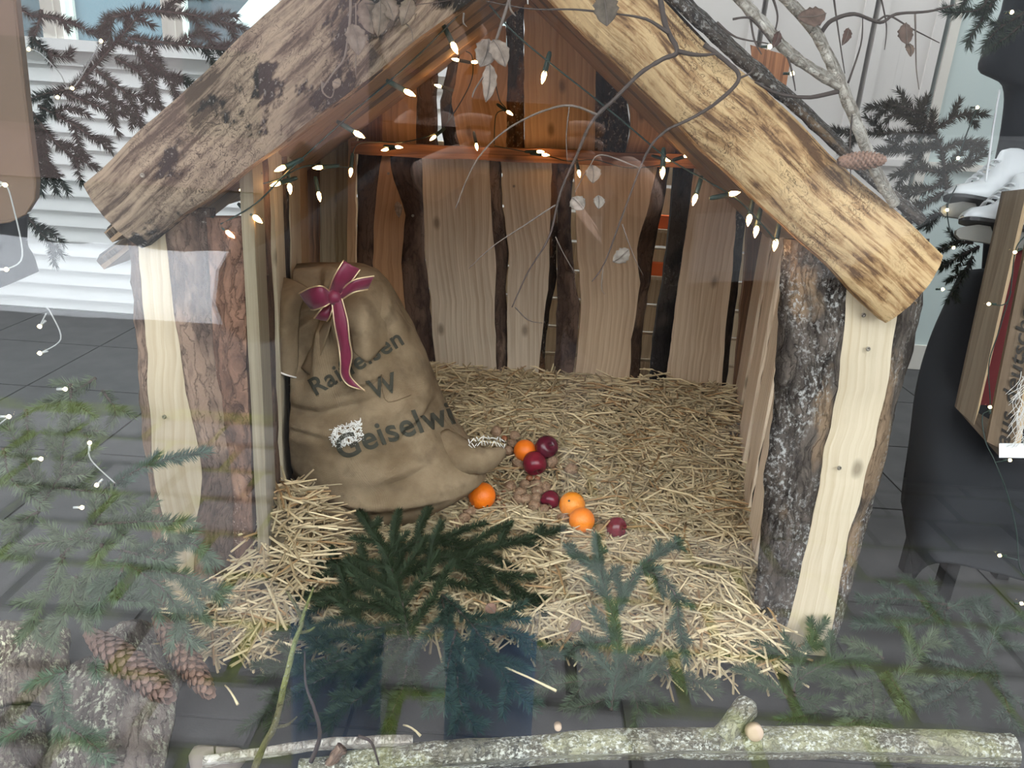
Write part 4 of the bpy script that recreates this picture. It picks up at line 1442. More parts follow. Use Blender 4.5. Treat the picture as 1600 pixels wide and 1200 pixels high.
# burgundy ribbon with gold edges
t = NT('burgundy_ribbon')
tc = t.n('ShaderNodeTexCoord', out=3)
t.base(Base_Color=t.mix(t.noise(tc, 60.0), (0.115, 0.004, 0.026), (0.21, 0.012, 0.052)), Roughness=0.42)
t.b.inputs['Sheen Weight'].default_value = 0.3
MAT['ribbon'] = t.m
MAT['gold'] = flat('gold_edge', (0.85, 0.68, 0.42), 0.3, 0.7)
bow = MB().lathe([(.002, -.016), (.012, -.014), (.017, 0), (.012, .014), (.002, .016)], 14, Matrix.Translation(P(522, 464, 1.655)) @ Matrix.Rotation(.6, 4, 'Y')).build('bow_knot', 'ribbon', sack)


def ribbon(name, pairs, D, lab=None):
    A = [P(a, b, D - f) for a, b, c, d, f, g in pairs]
    B = [P(c, d, D - g) for a, b, c, d, f, g in pairs]
    A, B = smooth_poly(A, 6), smooth_poly(B, 6)
    g = []
    for a, b in zip(A, B):
        m = (a + b) / 2 + Vector((0, -.004, 0))
        g.append([a, a.lerp(m, .6), m, b.lerp(m, .6), b])
    o = MB().grid(g, thick=.0012, nrm=(0, -1, 0)).build(name, 'ribbon', sack)
    for e in (A, B):
        ed = MB().tube([p + Vector((0, -.0012, 0)) for p in e], .0017, 6).build('gold_edge', 'gold', o)
    return o


ribbon('bow_loop', [(514, 454, 528, 466, .0, .0), (522, 432, 546, 444, .03, .012), (537, 407, 563, 421, .022, .005)], 1.66)
ribbon('bow_loop', [(537, 407, 563, 421, .02, .0), (534, 430, 556, 436, -.01, -.012), (526, 456, 534, 462, -.004, -.002)], 1.66)
ribbon('bow_loop', [(528, 458, 532, 470, .0, .0), (552, 438, 552, 457, .02, .012), (585, 431, 575, 452, .0, -.01)], 1.66)
ribbon('bow_loop', [(516, 456, 520, 470, .0, .0), (503, 447, 509, 478, .03, .025), (484, 450, 492, 484, .026, .02), (467, 459, 486, 484, .0, .0)], 1.66)
ribbon('bow_loop', [(508, 476, 522, 474, .0, .0), (498, 488, 516, 494, .012, .01), (491, 497, 511, 502, .0, .0)], 1.675)
ribbon('ribbon_tail', [(519, 474, 534, 466, .005, .005), (523, 508, 543, 500, .012, .008), (529, 538, 546, 530, .006, .012), (532, 564, 550, 556, .012, .006), (533, 586, 546, 582, .006, .008), (545, 602, 555, 597, .004, .004), (570, 609, 571, 611, .0, .0)], 1.655)

# ------------------------------------------------------------------ spruce boughs
rsn = np.random.RandomState(21)


def needles_on(mb, pts, nrm, nl, dens, col, full=False):
    pts = [Vector(p) for p in pts]
    nrm = Vector(nrm).normalized()
    seg = [(b - a).length for a, b in zip(pts, pts[1:])]
    tot = sum(seg)
    n = max(6, int(tot * dens * 1.7))
    cum = np.cumsum([0] + seg)
    ss = np.sort(rsn.uniform(0, tot, n))
    idx = np.clip(np.searchsorted(cum, ss) - 1, 0, len(seg) - 1)
    A = np.array([tuple(p) for p in pts])
    Tn = np.array([tuple((b - a).normalized()) for a, b in zip(pts, pts[1:])])
    f = (ss - cum[idx]) / np.maximum(1e-6, np.array(seg)[idx])
    base = A[idx] * (1 - f)[:, None] + A[idx + 1] * f[:, None]
    T = Tn[idx]
    nv = np.array(tuple(nrm))
    S = np.cross(T, nv)
    S /= np.maximum(1e-6, np.linalg.norm(S, axis=1))[:, None]
    N_ = np.cross(S, T)
    if full:
        ph = rsn.uniform(0, 2 * math.pi, n)
    else:
        ph = np.where(rsn.uniform(size=n) < .5, 0, math.pi) + rsn.normal(0, .55, n)
        ph = np.where(rsn.uniform(size=n) < .25, rsn.uniform(0, math.pi, n), ph)
    rad = S * np.cos(ph)[:, None] + N_ * np.sin(ph)[:, None]
    tipf = np.clip((tot - ss) / max(1e-6, nl * 1.5), 0, 1)
    an = np.radians(28 + 34 * tipf + rsn.normal(0, 7, n))
    d = T * np.cos(an)[:, None] + rad * np.sin(an)[:, None]
    L = nl * 1.12 * rsn.uniform(.75, 1.12, n)
    tip = base + d * L[:, None] + T * (L * .10)[:, None]
    s1 = np.cross(d, rad)
    s1 /= np.maximum(1e-6, np.linalg.norm(s1, axis=1))[:, None]
    s2 = np.cross(d, s1)
    w = .0012
    o = len(mb.v)
    V = np.empty((n, 4, 3))
    V[:, 0] = base + s1 * w
    V[:, 1] = base - s1 * w * .5 + s2 * w * .87
    V[:, 2] = base - s1 * w * .5 - s2 * w * .87
    V[:, 3] = tip
    V[:, :3] += (d * (L * .05)[:, None])[:, None, :]
    mb.v += [tuple(v) for v in V.reshape(-1, 3).tolist()]
    mb.uv += [(0, 0)] * (4 * n)
    k = rsn.uniform(.7, 1.35, n)
    cc = np.array(col)[None, :] * k[:, None]
    mb.c += [tuple(c) for c in np.repeat(cc, 4, axis=0).tolist()]
    for i in range(n):
        b = o + 4 * i
        mb.f += [(b, b + 1, b + 3), (b + 1, b + 2, b + 3), (b + 2, b, b + 3)]


def bough(name, label, group, twigs, nrm, col, nl=.017, dens=1500, stem_r=.0028, side=1.0, loc=None, full=False, spacing=.045, droop=0.0, stem='twig', cat='branch', slen=.42):
    """twigs: list of 3D polylines; each becomes a part with its own needles and auto side shoots"""
    root = thing(name, label, cat, loc or tuple(twigs[0][0]), group)
    nrm = Vector(nrm).normalized()
    for tw in twigs:
        pts = smooth_poly(tw, 5)
        L = sum((b - a).length for a, b in zip(pts, pts[1:]))
        sm, nb = MB(), MB()
        m = len(pts)
        sm.tube(pts, [stem_r * (1.25 - .85 * i / (m - 1)) for i in range(m)], 6)
        needles_on(nb, pts, nrm, nl, dens, col, full)
        if side > 0 and L > .07:
            q = spacing * .8
            sg = 1 if rsn.uniform() < .5 else -1
            while q < L * .90:
                f = q / L * (m - 1)
                i = min(m - 2, int(f))
                p = pts[i].lerp(pts[i + 1], f - i)
                T = (pts[i + 1] - pts[i]).normalized()
                S = T.cross(nrm).normalized() * sg
                an = math.radians(rsn.uniform(38, 56))
                d = T * math.cos(an) + S * math.sin(an)
                sl_ = side * max(.022, (L - q) * slen + .012) * rsn.uniform(.75, 1.15)
                sl_ = min(sl_, .15)
                e = p + d * sl_ + T * sl_ * .12 + nrm * rsn.normal(0, .06) * sl_ - Vector((0, 0, droop * sl_))
                mid = p.lerp(e, .5) + S * sl_ * .05 - Vector((0, 0, -droop * sl_ * .25))
                sp = [p, mid, e]
                sm.tube(sp, [stem_r * .6, stem_r * .5, stem_r * .3], 5)
                needles_on(nb, smooth_poly(sp, 3), nrm, nl * .92, dens, col, full)
                sg = -sg
                q += spacing * rsn.uniform(.7, 1.2)
        tp = sm.build('twig', stem, root)
        stuff(nb.build('needles', 'needle', tp, False))
    return root


def zp(*a):                              # (px, py, z), ... -> points
    return [Z(x, y, z) for x, y, z in a]


def dp(*a):                              # (px, py, D), ... -> points
    return [P(x, y, D) for x, y, D in a]


GRN, DRK, PAL = (.054, .080, .042), (.024, .038, .017), (.092, .116, .070)
UPN = (0, -.35, 1)
gf = 'fir branches laid in front of the hut'
# dark bough before the straw, fanning out from its stem
b = 'fir_branch'
bough(b, 'dark fir branch fanning out on the straw edge right before the sack', gf,
      [zp((640, 1000, .10), (625, 930, .14), (600, 860, .15), (562, 800, .13)), zp((625, 930, .14), (545, 885, .12), (470, 880, .07)), zp((630, 960, .12), (530, 935, .10), (440, 935, .05)), zp((632, 975, .11), (520, 990, .08), (430, 985, .04)),
       zp((622, 900, .14), (700, 870, .14), (780, 900, .10), (850, 960, .06)), zp((605, 870, .15), (680, 840, .13), (760, 855, .10), (880, 825, .09))], UPN, DRK, .017, 2100)
bough(b, 'dark fir branch spreading toward the glass below the sack', gf,
      [zp((640, 985, .09), (560, 1030, .07), (470, 1080, .05), (380, 1140, .04)), zp((645, 990, .09), (590, 1070, .07), (500, 1125, .05)), zp((640, 1000, .09), (630, 1070, .07), (600, 1140, .05)), zp((600, 1010, .06), (500, 1040, .05), (400, 1040, .03))], UPN, DRK, .017, 2000)
bough(b, 'dark fir branch with a paler twig tip to the right of its stem gap', gf,
      [zp((690, 930, .13), (740, 980, .12), (790, 1060, .08), (835, 1110, .05)), zp((690, 935, .13), (710, 1020, .10), (720, 1100, .06), (745, 1140, .05)), zp((740, 975, .12), (830, 1000, .08), (860, 1060, .05)), zp((712, 985, .16), (700, 1040, .14), (692, 1110, .12))], UPN, (.032, .058, .042), .017, 1900)
bough(b, 'upright fir branch with arching tips in front of the fruit', gf,
      [zp((955, 1110, .05), (965, 1000, .10), (940, 900, .16), (930, 835, .16)), zp((960, 960, .12), (1000, 890, .17), (1045, 855, .19), (1062, 845, .19)), zp((1000, 885, .17), (1050, 920, .15), (1062, 980, .10), (1072, 1035, .05)), zp((945, 900, .16), (905, 870, .15), (885, 852, .14)),
       zp((965, 1000, .10), (900, 1010, .07), (860, 1020, .05))], UPN, (.050, .078, .052), .016, 1900, side=.55)
bough(b, 'mossy looking fir branch lying flat left of the lichen log branch stub', gf,
      [zp((975, 1060, .06), (900, 1065, .05), (828, 1080, .04)), zp((970, 1020, .08), (990, 1080, .06), (1000, 1120, .04)), zp((960, 1040, .07), (1050, 1050, .05), (1120, 1080, .04)), zp((955, 1090, .05), (890, 1110, .04))], UPN, (.060, .080, .050), .017, 1700)
bough(b, 'fir branch leaning on the foot of the right post', gf,
      [zp((1240, 1080, .05), (1255, 1020, .07), (1290, 970, .10)), zp((1250, 1040, .06), (1200, 1010, .06), (1170, 1005, .05)), zp((1250, 1060, .06), (1310, 1030, .07), (1370, 1030, .05)), zp((1230, 1090, .05), (1190, 1060, .06), (1150, 1045, .04)), zp((1240, 1085, .05), (1280, 1110, .04), (1220, 1125, .03))], UPN, GRN, .017, 1700)
bough(b, 'fir branch on the dark floor right behind the post foot', gf,
      [zp((1480, 945, .06), (1400, 935, .07), (1345, 940, .06)), zp((1470, 950, .06), (1420, 980, .07), (1340, 970, .05)), zp((1480, 950, .06), (1530, 940, .06), (1550, 960, .04)), zp((1475, 945, .06), (1440, 915, .07), (1410, 900, .06)), zp((1475, 955, .06), (1480, 1000, .05), (1500, 1020, .04))], UPN, (.060, .085, .062), .017, 1500)
bough(b, 'bushy fir branch with pale upright tips between post foot and log', gf,
      [zp((1390, 1080, .05), (1430, 1030, .09), (1460, 985, .12)), zp((1385, 1050, .06), (1410, 1090, .07), (1415, 1110, .06)), zp((1380, 1030, .06), (1350, 1010, .07), (1320, 1000, .06)), zp((1395, 1060, .05), (1340, 1070, .05), (1290, 1070, .04)), zp((1390, 1090, .04), (1350, 1120, .04), (1310, 1135, .03)), zp((1360, 1060, .05), (1365, 1110, .05), (1355, 1140, .03))], UPN, PAL, .017, 1700)
bough(b, 'thin fir branch at the far right end of the floor', gf,
      [zp((1545, 1030, .04), (1500, 1075, .05), (1440, 1105, .04)), zp((1545, 1030, .04), (1570, 1090, .04), (1580, 1130, .03)), zp((1540, 1030, .04), (1560, 980, .05), (1600, 960, .04)), zp((1520, 1060, .04), (1470, 1070, .05), (1430, 1090, .05))], UPN, (.065, .085, .066), .017, 1300)

# pale boughs in front of the left post
gl_ = 'pale fir branches before the left post'
bough(b, 'fir twig reaching right across the left post', gl_, [dp((165, 765, 1.22), (215, 735, 1.22), (262, 718, 1.24), (325, 706, 1.26))], (0, -.5, 1), (.060, .095, .070), .017, 2000, side=.35)
bough(b, 'pale fir branch hanging down at the left border', gl_,
      [dp((40, 640, 1.25), (45, 690, 1.22), (40, 730, 1.2)), dp((110, 600, 1.25), (108, 650, 1.22), (80, 700, 1.2)), dp((5, 700, 1.15), (20, 750, 1.13), (70, 790, 1.12)), dp((100, 650, 1.23), (140, 690, 1.2), (130, 720, 1.2)), dp((150, 590, 1.3), (110, 615, 1.28), (50, 640, 1.26)), dp((160, 610, 1.3), (180, 640, 1.28), (175, 660, 1.28))], (0, -1, .4), (.095, .115, .075), .017, 1500)
bough(b, 'dense olive fir branch spreading before the left border floor', gl_,
      [dp((60, 800, 1.16), (95, 745, 1.18), (150, 700, 1.2)), dp((70, 780, 1.17), (40, 720, 1.18), (10, 660, 1.2)), dp((80, 760, 1.18), (150, 770, 1.17), (200, 790, 1.16)), dp((60, 800, 1.16), (20, 820, 1.14), (-20, 830, 1.13)), dp((95, 745, 1.18), (100, 690, 1.2), (115, 640, 1.22))], (0, -1, .5), (.080, .100, .058), .018, 1600)
bough(b, 'pale fir branch with feathery twigs low before the left post', gl_,
      [dp((95, 870, 1.12), (150, 815, 1.14), (175, 770, 1.16)), dp((150, 820, 1.14), (220, 815, 1.13), (300, 815, 1.13)), dp((100, 870, 1.12), (70, 930, 1.10), (30, 1000, 1.08)), dp((120, 900, 1.11), (100, 960, 1.09), (75, 1005, 1.08)), dp((140, 840, 1.13), (60, 850, 1.12), (0, 870, 1.1)), dp((160, 850, 1.12), (140, 900, 1.11), (125, 950, 1.1))], (0, -1, .5), PAL, .018, 1700)
bough(b, 'blue green fir branch over the fir cones', gl_,
      [dp((190, 860, 1.12), (230, 870, 1.10), (270, 880, 1.1)), dp((200, 880, 1.12), (260, 925, 1.1), (285, 980, 1.09), (300, 1010, 1.08)), dp((215, 890, 1.12), (290, 900, 1.1), (350, 940, 1.1)), dp((200, 870, 1.12), (180, 930, 1.09), (230, 940, 1.08)), dp((250, 850, 1.13), (300, 850, 1.12), (340, 880, 1.12)), dp((190, 870, 1.12), (160, 920, 1.1), (150, 970, 1.09))], (0, -1, .5), (.074, .102, .066), .018, 1700)
bough(b, 'fir twigs fallen over the bark pieces near the glass', gl_,
      [zp((90, 1050, .12), (100, 1100, .10), (90, 1150, .08)), zp((100, 1130, .10), (140, 1160, .09), (170, 1190, .08)), zp((60, 1125, .10), (20, 1145, .09), (-10, 1165, .08)), zp((105, 1050, .13), (70, 1060, .12), (45, 1070, .11)), zp((150, 1030, .13), (150, 1045, .13), (152, 1060, .12))], UPN, (.085, .125, .080), .018, 1600, side=.6)

# silhouettes behind the hut
gb = 'fir branches standing behind the hut'
bough(b, 'dark fir branch hanging before the back window', gb,
      [dp((112, 142, 1.75), (165, 85, 1.72), (200, 45, 1.7), (224, 14, 1.7)), dp((222, 16, 1.7), (290, 22, 1.7), (350, 35, 1.72), (390, 50, 1.75)), dp((200, 60, 1.7), (270, 68, 1.7), (330, 75, 1.72), (372, 75, 1.75)), dp((205, 20, 1.7), (170, 30, 1.7), (155, 50, 1.7)),
       dp((215, 85, 1.7), (260, 118, 1.7), (310, 135, 1.72)), dp((180, 90, 1.72), (225, 120, 1.72), (245, 165, 1.74)), dp((150, 110, 1.72), (200, 150, 1.72), (225, 205, 1.74))], (0, -1, .2), (.020, .028, .018), .017, 1500, droop=.35, slen=.5)
bough(b, 'fir branch drooping over the white boards left of the roof', gb,
      [dp((115, 138, 1.72), (60, 150, 1.72), (42, 160, 1.72)), dp((100, 145, 1.72), (150, 165, 1.72), (195, 180, 1.74)), dp((60, 165, 1.7), (115, 195, 1.7), (175, 235, 1.72)), dp((50, 175, 1.7), (95, 230, 1.7), (150, 262, 1.72)), dp((55, 190, 1.7), (75, 250, 1.7), (88, 300, 1.72)), dp((48, 180, 1.7), (58, 240, 1.7), (65, 300, 1.72)), dp((40, 335, 1.7), (65, 365, 1.7), (98, 398, 1.7))], (0, -1, .2), (.012, .020, .013), .017, 1500, droop=.4, slen=.5)
bough(b, 'thin fir branch at the upper left behind the brown panel', gb, [dp((65, 15, 1.75), (58, 45, 1.75), (50, 70, 1.75)), dp((68, 25, 1.75), (110, 35, 1.75), (150, 55, 1.76)), dp((30, 12, 1.75), (50, 25, 1.75), (62, 22, 1.75)), dp((52, 60, 1.75), (80, 85, 1.75), (110, 90, 1.76))], (0, -1, .2), (.02, .028, .02), .016, 1300, side=.7)
bough(b, 'brown green fir branch below the cone behind the right roof', gb,
      [dp((1480, 300, 1.75), (1470, 230, 1.74), (1445, 190, 1.73), (1435, 158, 1.73)), dp((1445, 180, 1.73), (1400, 165, 1.73), (1355, 168, 1.74)), dp((1450, 190, 1.73), (1400, 180, 1.74), (1385, 190, 1.74)), dp((1462, 210, 1.74), (1385, 208, 1.75), (1295, 207, 1.78)), dp((1470, 225, 1.74), (1420, 235, 1.75), (1370, 235, 1.76)),
       dp((1465, 200, 1.74), (1500, 180, 1.74), (1540, 178, 1.75)), dp((1472, 235, 1.74), (1510, 220, 1.74), (1535, 230, 1.75)), dp((1478, 270, 1.75), (1430, 265, 1.75), (1395, 275, 1.76)), dp((1480, 280, 1.75), (1440, 300, 1.75), (1405, 300, 1.76)), dp((1478, 265, 1.75), (1515, 255, 1.75), (1540, 240, 1.75)), dp((1475, 300, 1.75), (1430, 330, 1.75), (1410, 350, 1.76))], (0, -1, .2), (.042, .036, .024), .016, 1500, droop=.15, slen=.45)
bough(b, 'fir branch under the white skates behind the roof end', gb, [dp((1530, 385, 1.8), (1500, 400, 1.8), (1470, 420, 1.8)), dp((1520, 380, 1.8), (1490, 380, 1.8), (1455, 400, 1.8)), dp((1500, 330, 1.8), (1460, 335, 1.8), (1448, 350, 1.8)), dp((1520, 400, 1.8), (1500, 440, 1.8), (1480, 470, 1.8))], (0, -1, .2), (.02, .026, .016), .016, 1400)
bough(b, 'fir branch hanging into view at the upper right before the black cloth', gb, [dp((1560, -15, 1.6), (1535, 30, 1.6), (1510, 66, 1.6)), dp((1600, 20, 1.6), (1560, 45, 1.6), (1535, 75, 1.6)), dp((1600, 35, 1.6), (1570, 60, 1.6), (1540, 80, 1.6)), dp((1515, -10, 1.6), (1505, 5, 1.6), (1497, 15, 1.6)), dp((1545, -10, 1.6), (1530, 15, 1.6), (1475, 20, 1.6))], (0, -1, .2), (.05, .062, .045), .016, 1300, side=.5)


# ------------------------------------------------------------------ birch limbs and dry twigs on the roof
def limb(name, label, cat, group, main, rad, mat, subs=(), D=1.24, n=9):
    pts = smooth_poly([P(x, y, d) for x, y, d in main], 6)
    m = len(pts)
    root = MB().tube(pts, [rad[0] + (rad[1] - rad[0]) * i / (m - 1) for i in range(m)], n, rough=.25).build(name, mat)
    tag(root, label, cat, group)
    for sp in subs:
        q = smooth_poly([P(x, y, d) for x, y, d in sp[0]], 5)
        k = len(q)
        MB().tube(q, [sp[1] * (1 - .6 * i / (k - 1)) for i in range(k)], 6, rough=.2).build('side_twig', sp[2], root)
    return root


gt = 'birch twigs on the roof'
limb('birch_branch', 'mottled birch limb standing up behind the right roof edge', 'branch', gt, [(1215, -15, 1.28), (1270, 45, 1.28), (1302, 105, 1.28), (1318, 140, 1.28), (1345, 210, 1.29), (1372, 275, 1.3), (1398, 318, 1.32)], (.0085, .0095), 'birch',
     [([(1282, 52, 1.28), (1300, 32, 1.27), (1335, 22, 1.27), (1375, 35, 1.27), (1400, 22, 1.27), (1450, 18, 1.27), (1490, 8, 1.27)], .0035, 'twig'), ([(1312, 142, 1.28), (1265, 152, 1.27), (1215, 146, 1.26), (1180, 128, 1.25)], .0042, 'twig'),
      ([(1332, 170, 1.28), (1328, 230, 1.27), (1330, 290, 1.27)], .0016, 'twig'), ([(1325, 130, 1.28), (1345, 70, 1.28), (1348, 25, 1.28)], .0018, 'twig'), ([(1372, 32, 1.27), (1390, 25, 1.27), (1425, 45, 1.27), (1468, 67, 1.27)], .0018, 'twig'), ([(1430, 22, 1.27), (1431, 80, 1.27), (1432, 110, 1.27), (1436, 140, 1.27)], .0014, 'twigpale'), ([(1302, -10, 1.27), (1310, 50, 1.27), (1320, 115, 1.27)], .0016, 'twig'), ([(1375, -10, 1.27), (1385, 40, 1.27), (1382, 78, 1.27)], .0014, 'twig')])
limb('birch_branch', 'white birch limb lying slanted toward the mottled one', 'branch', gt, [(1145, -15, 1.25), (1190, 35, 1.25), (1225, 75, 1.26), (1262, 104, 1.27), (1312, 134, 1.28)], (.0085, .0085), 'birch',
     [([(1170, 12, 1.25), (1178, 60, 1.24), (1190, 85, 1.24)], .002, 'twig'), ([(1225, 70, 1.26), (1237, 110, 1.26), (1243, 142, 1.26)], .002, 'twig'), ([(1205, -10, 1.25), (1215, 25, 1.25), (1208, 60, 1.25)], .002, 'twig'), ([(1120, 35, 1.24), (1150, 58, 1.24), (1200, 68, 1.25)], .0022, 'twig'), ([(1145, 30, 1.24), (1175, 30, 1.24), (1205, 68, 1.25)], .002, 'twig')])
limb('birch_branch', 'dark twig bending over the right roof slab and hanging into the hut', 'branch', gt, [(1030, -12, 1.22), (1040, 40, 1.21), (1058, 80, 1.2), (1035, 93, 1.2), (1000, 115, 1.2), (960, 155, 1.2), (925, 190, 1.2), (900, 245, 1.2), (876, 300, 1.2), (858, 370, 1.2), (825, 425, 1.2), (800, 480, 1.2)], (.0042, .0010), 'twig',
     [([(1058, 80, 1.2), (1090, 86, 1.2), (1120, 84, 1.2)], .004, 'twig'), ([(1045, 52, 1.2), (1010, 30, 1.2), (965, 22, 1.2)], .003, 'twig'), ([(935, 180, 1.2), (880, 165, 1.2), (800, 197, 1.2), (745, 250, 1.2), (712, 325, 1.2)], .0022, 'twigpale'), ([(890, 163, 1.2), (885, 210, 1.2), (886, 250, 1.2)], .0012, 'twigpale'),
      ([(868, 320, 1.2), (815, 355, 1.2), (770, 385, 1.2), (732, 420, 1.2)], .0014, 'twigpale'), ([(805, 480, 1.2), (825, 500, 1.2), (848, 505, 1.2)], .0012, 'twig'), ([(868, 370, 1.2), (880, 395, 1.2), (900, 430, 1.2)], .001, 'twigpale'), ([(965, 22, 1.2), (900, 15, 1.2), (830, 14, 1.2), (760, 2, 1.2)], .0018, 'twig')])
limb('birch_branch', 'lichened twig running down from the roof edge across the slab', 'branch', gt, [(1100, 70, 1.22), (1130, 92, 1.21), (1155, 122, 1.2), (1120, 160, 1.2), (1080, 185, 1.2), (1040, 205, 1.2), (1010, 240, 1.2), (975, 330, 1.2), (945, 410, 1.2), (925, 440, 1.2)], (.0036, .0008), 'twig',
     [([(1155, 122, 1.2), (1175, 112, 1.2), (1180, 95, 1.2)], .002, 'twig'), ([(998, 262, 1.2), (940, 242, 1.2), (920, 262, 1.2), (898, 300, 1.2)], .0014, 'twigpale'), ([(972, 350, 1.2), (990, 400, 1.2), (1005, 430, 1.2)], .001, 'twigpale'), ([(942, 420, 1.2), (940, 450, 1.2), (945, 460, 1.2)], .0009, 'twigpale')])
limb('birch_branch', 'thin twig dangling from the gable peak with dry leaves', 'branch', gt, [(800, -15, 1.2), (786, 30, 1.2), (776, 60, 1.2), (765, 85, 1.2), (760, 110, 1.2), (742, 140, 1.2), (738, 152, 1.2)], (.0024, .0010), 'twigpale',
     [([(780, 45, 1.2), (775, 70, 1.2), (782, 78, 1.2)], .001, 'twigpale'), ([(795, -5, 1.2), (798, 15, 1.2), (806, 25, 1.2)], .0022, 'twigpale')])
limb('birch_branch', 'dry twig tangle hanging over the left roof slab', 'branch', gt, [(548, -12, 1.2), (546, 40, 1.2), (538, 90, 1.2), (520, 115, 1.2), (503, 140, 1.2)], (.0022, .001), 'twigpale',
     [([(556, 5, 1.2), (556, 60, 1.2), (556, 118, 1.2)], .0012, 'twigpale'), ([(503, 128, 1.2), (505, 145, 1.2), (518, 152, 1.2), (524, 130, 1.2)], .0016, 'twigpale'), ([(640, -5, 1.2), (625, 25, 1.2), (642, 45, 1.2), (645, 65, 1.2)], .0016, 'twigpale'), ([(570, 5, 1.2), (640, 8, 1.2), (720, -2, 1.2)], .0012, 'twig'), ([(725, 20, 1.2), (724, 35, 1.2), (730, 42, 1.2)], .0018, 'twigpale')])
limb('birch_branch', 'grey lichened stick along the upper right roof edge', 'branch', gt, [(1050, -10, 1.36), (1120, 55, 1.36), (1180, 110, 1.37), (1260, 180, 1.38), (1345, 262, 1.39), (1440, 345, 1.4)], (.014, .010), 'barkpale')

# dry leaves
t = NT('dry_leaf')
tc = t.n('ShaderNodeTexCoord', out=3)
t.base(Base_Color=t.mix(1.0, t.ramp(t.noise(tc, 90.0, 4.0), [(0.3, (0.09, 0.068, 0.052)), (0.7, (0.21, 0.17, 0.14))]), t.tint(), 'MULTIPLY'), Roughness=0.8)
MAT['dryleaf'] = t.m


def leaf(px, py, D, length, wide, ang, label, tone=(1, 1, 1), curl=.3):
    c = P(px, py, D)
    ax = RT * math.cos(ang) - UP * math.sin(ang)
    sd = RT * math.sin(ang) + UP * math.cos(ang)
    rows = []
    for i in range(11):
        f = i / 10
        w = wide * math.sin(math.pi * f ** .8) ** .8 * (1 + .12 * math.sin(i * 2.7)) + .0004
        cc = c + ax * (length * (f - .5)) - FW * (curl * length * .5 * math.sin(f * 2.6 + px)) + sd * (curl * length * .18 * math.sin(f * 3))
        rows.append([cc + sd * (w * (k / 3)) - FW * (curl * w * (abs(k) / 3) ** 2 * .9 * math.cos(px * .1 + f)) for k in range(-3, 4)])
    o = MB().grid(rows, thick=.0006, nrm=-FW).build('dry_leaf', 'dryleaf', None, True, tone)
    MB().tube([r[3] - FW * .0012 for r in rows], [.0007] * 11, 5).build('midrib', 'twigpale', o)
    return tag(o, label, 'leaf', 'dry leaves on the twigs')


for a in [(757, 82, 1.19, .040, .016, 1.9, 'broad grey leaf at the gable peak, left of a pair', (1, 1, 1)), (780, 84, 1.185, .040, .013, 1.1, 'pale curled leaf at the gable peak, right of a pair', (1.25, 1.2, 1.15)), (762, 130, 1.19, .050, .010, 1.7, 'long pale leaf hanging lowest at the gable peak', (1.25, 1.2, 1.15)),
          (575, 25, 1.2, .05, .017, 1.3, 'big brown leaf over the left slab, near its top', (.8, .72, .65)), (592, 30, 1.195, .045, .012, 1.7, 'narrow brown leaf over the left slab', (.85, .78, .7)), (555, 62, 1.195, .040, .014, 1.4, 'grey leaf hanging below the others over the left slab', (.8, .75, .7)), (635, 20, 1.195, .04, .011, 1.9, 'folded leaf over the left slab nearest the ridge', (.8, .75, .65)), (607, 12, 1.19, .04, .012, 1.2, 'small leaf between the two big ones over the left slab', (.9, .82, .75)), (526, 130, 1.19, .014, .008, .4, 'tiny leaf in the twig knot over the left slab', (1, .9, .8)),
          (945, 16, 1.19, .040, .017, 1.4, 'grey brown leaf over the top of the right slab', (.6, .58, .5)), (1268, 24, 1.26, .050, .014, 2.9, 'brown leaf on the mottled birch limb', (.75, .58, .52)), (1417, 52, 1.26, .032, .011, 1.5, 'brown leaf hanging before the white door, upper one', (.7, .55, .5)), (1420, 78, 1.26, .022, .006, 1.4, 'small narrow leaf hanging under the brown one by the white door', (.8, .65, .55)), (1320, 58, 1.26, .026, .006, 1.9, 'reddish leaf dangling beside the mottled birch limb', (.6, .38, .32)),
          (1212, 62, 1.24, .030, .006, 2.0, 'dark red leaf where the birch limbs cross', (.5, .3, .28)), (926, 272, 1.19, .026, .011, 1.5, 'pale leaf before the cross beam', (1.3, 1.2, 1.1)), (903, 318, 1.19, .026, .012, .9, 'silvery leaf hanging before the brown bark slab', (1.1, 1.15, 1.15)), (935, 316, 1.19, .022, .008, 1.6, 'small silvery leaf right of the brown bark slab', (1.1, 1.15, 1.15)), (970, 399, 1.19, .030, .011, 2.5, 'silvery leaf before the wide pale plank', (1.1, 1.15, 1.15)),
          (767, 951, 1.15, .022, .010, .8, 'reddish leaf lying on the dark fir branch', (.9, .6, .5)), (622, 328, 2.30, .05, .011, 1.45, 'pale strip of torn bark hanging on the brown plank', (1.5, 1.4, 1.3)), (898, 978, 1.2, .028, .010, 2.5, 'brown leaf at the straw edge between fir twigs', (.7, .55, .45))]:
    leaf(*a)

# ------------------------------------------------------------------ logs, bark, cones near the glass
lg = limb('lichen_log', 'pale lichen covered log lying along the glass', 'log', None, [(470, 1208, 0.93), (640, 1186, 0.95), (830, 1172, 0.965), (1050, 1162, 0.98), (1300, 1160, 0.99), (1582, 1172, 0.985)], (.021, .026), 'lichen_log', (), n=20)
MB().tube(smooth_poly([P(1130, 1152, .985), P(1150, 1125, 1.0), P(1172, 1100, 1.03)], 4), [.020] * 4 + [.018] * 4 + [.013], 14, rough=.25).build('branch_stub', 'lichen_log', lg)
MAT['cutwood'] = flat('fresh_cut_wood', (.46, .34, .24), .7)
for (px, py, r) in ((1181, 1147, .0115), (872, 1138, .005)):
    c = P(px, py, .966)
    MB().lathe([(r * 1.25, -.012), (r * 1.15, -.002), (r, 0), (r * .4, .0006)], 16, Matrix.Translation(c) @ Matrix.Rotation(math.pi / 2 - .35, 4, 'X')).build('cut_face', 'cutwood', lg)
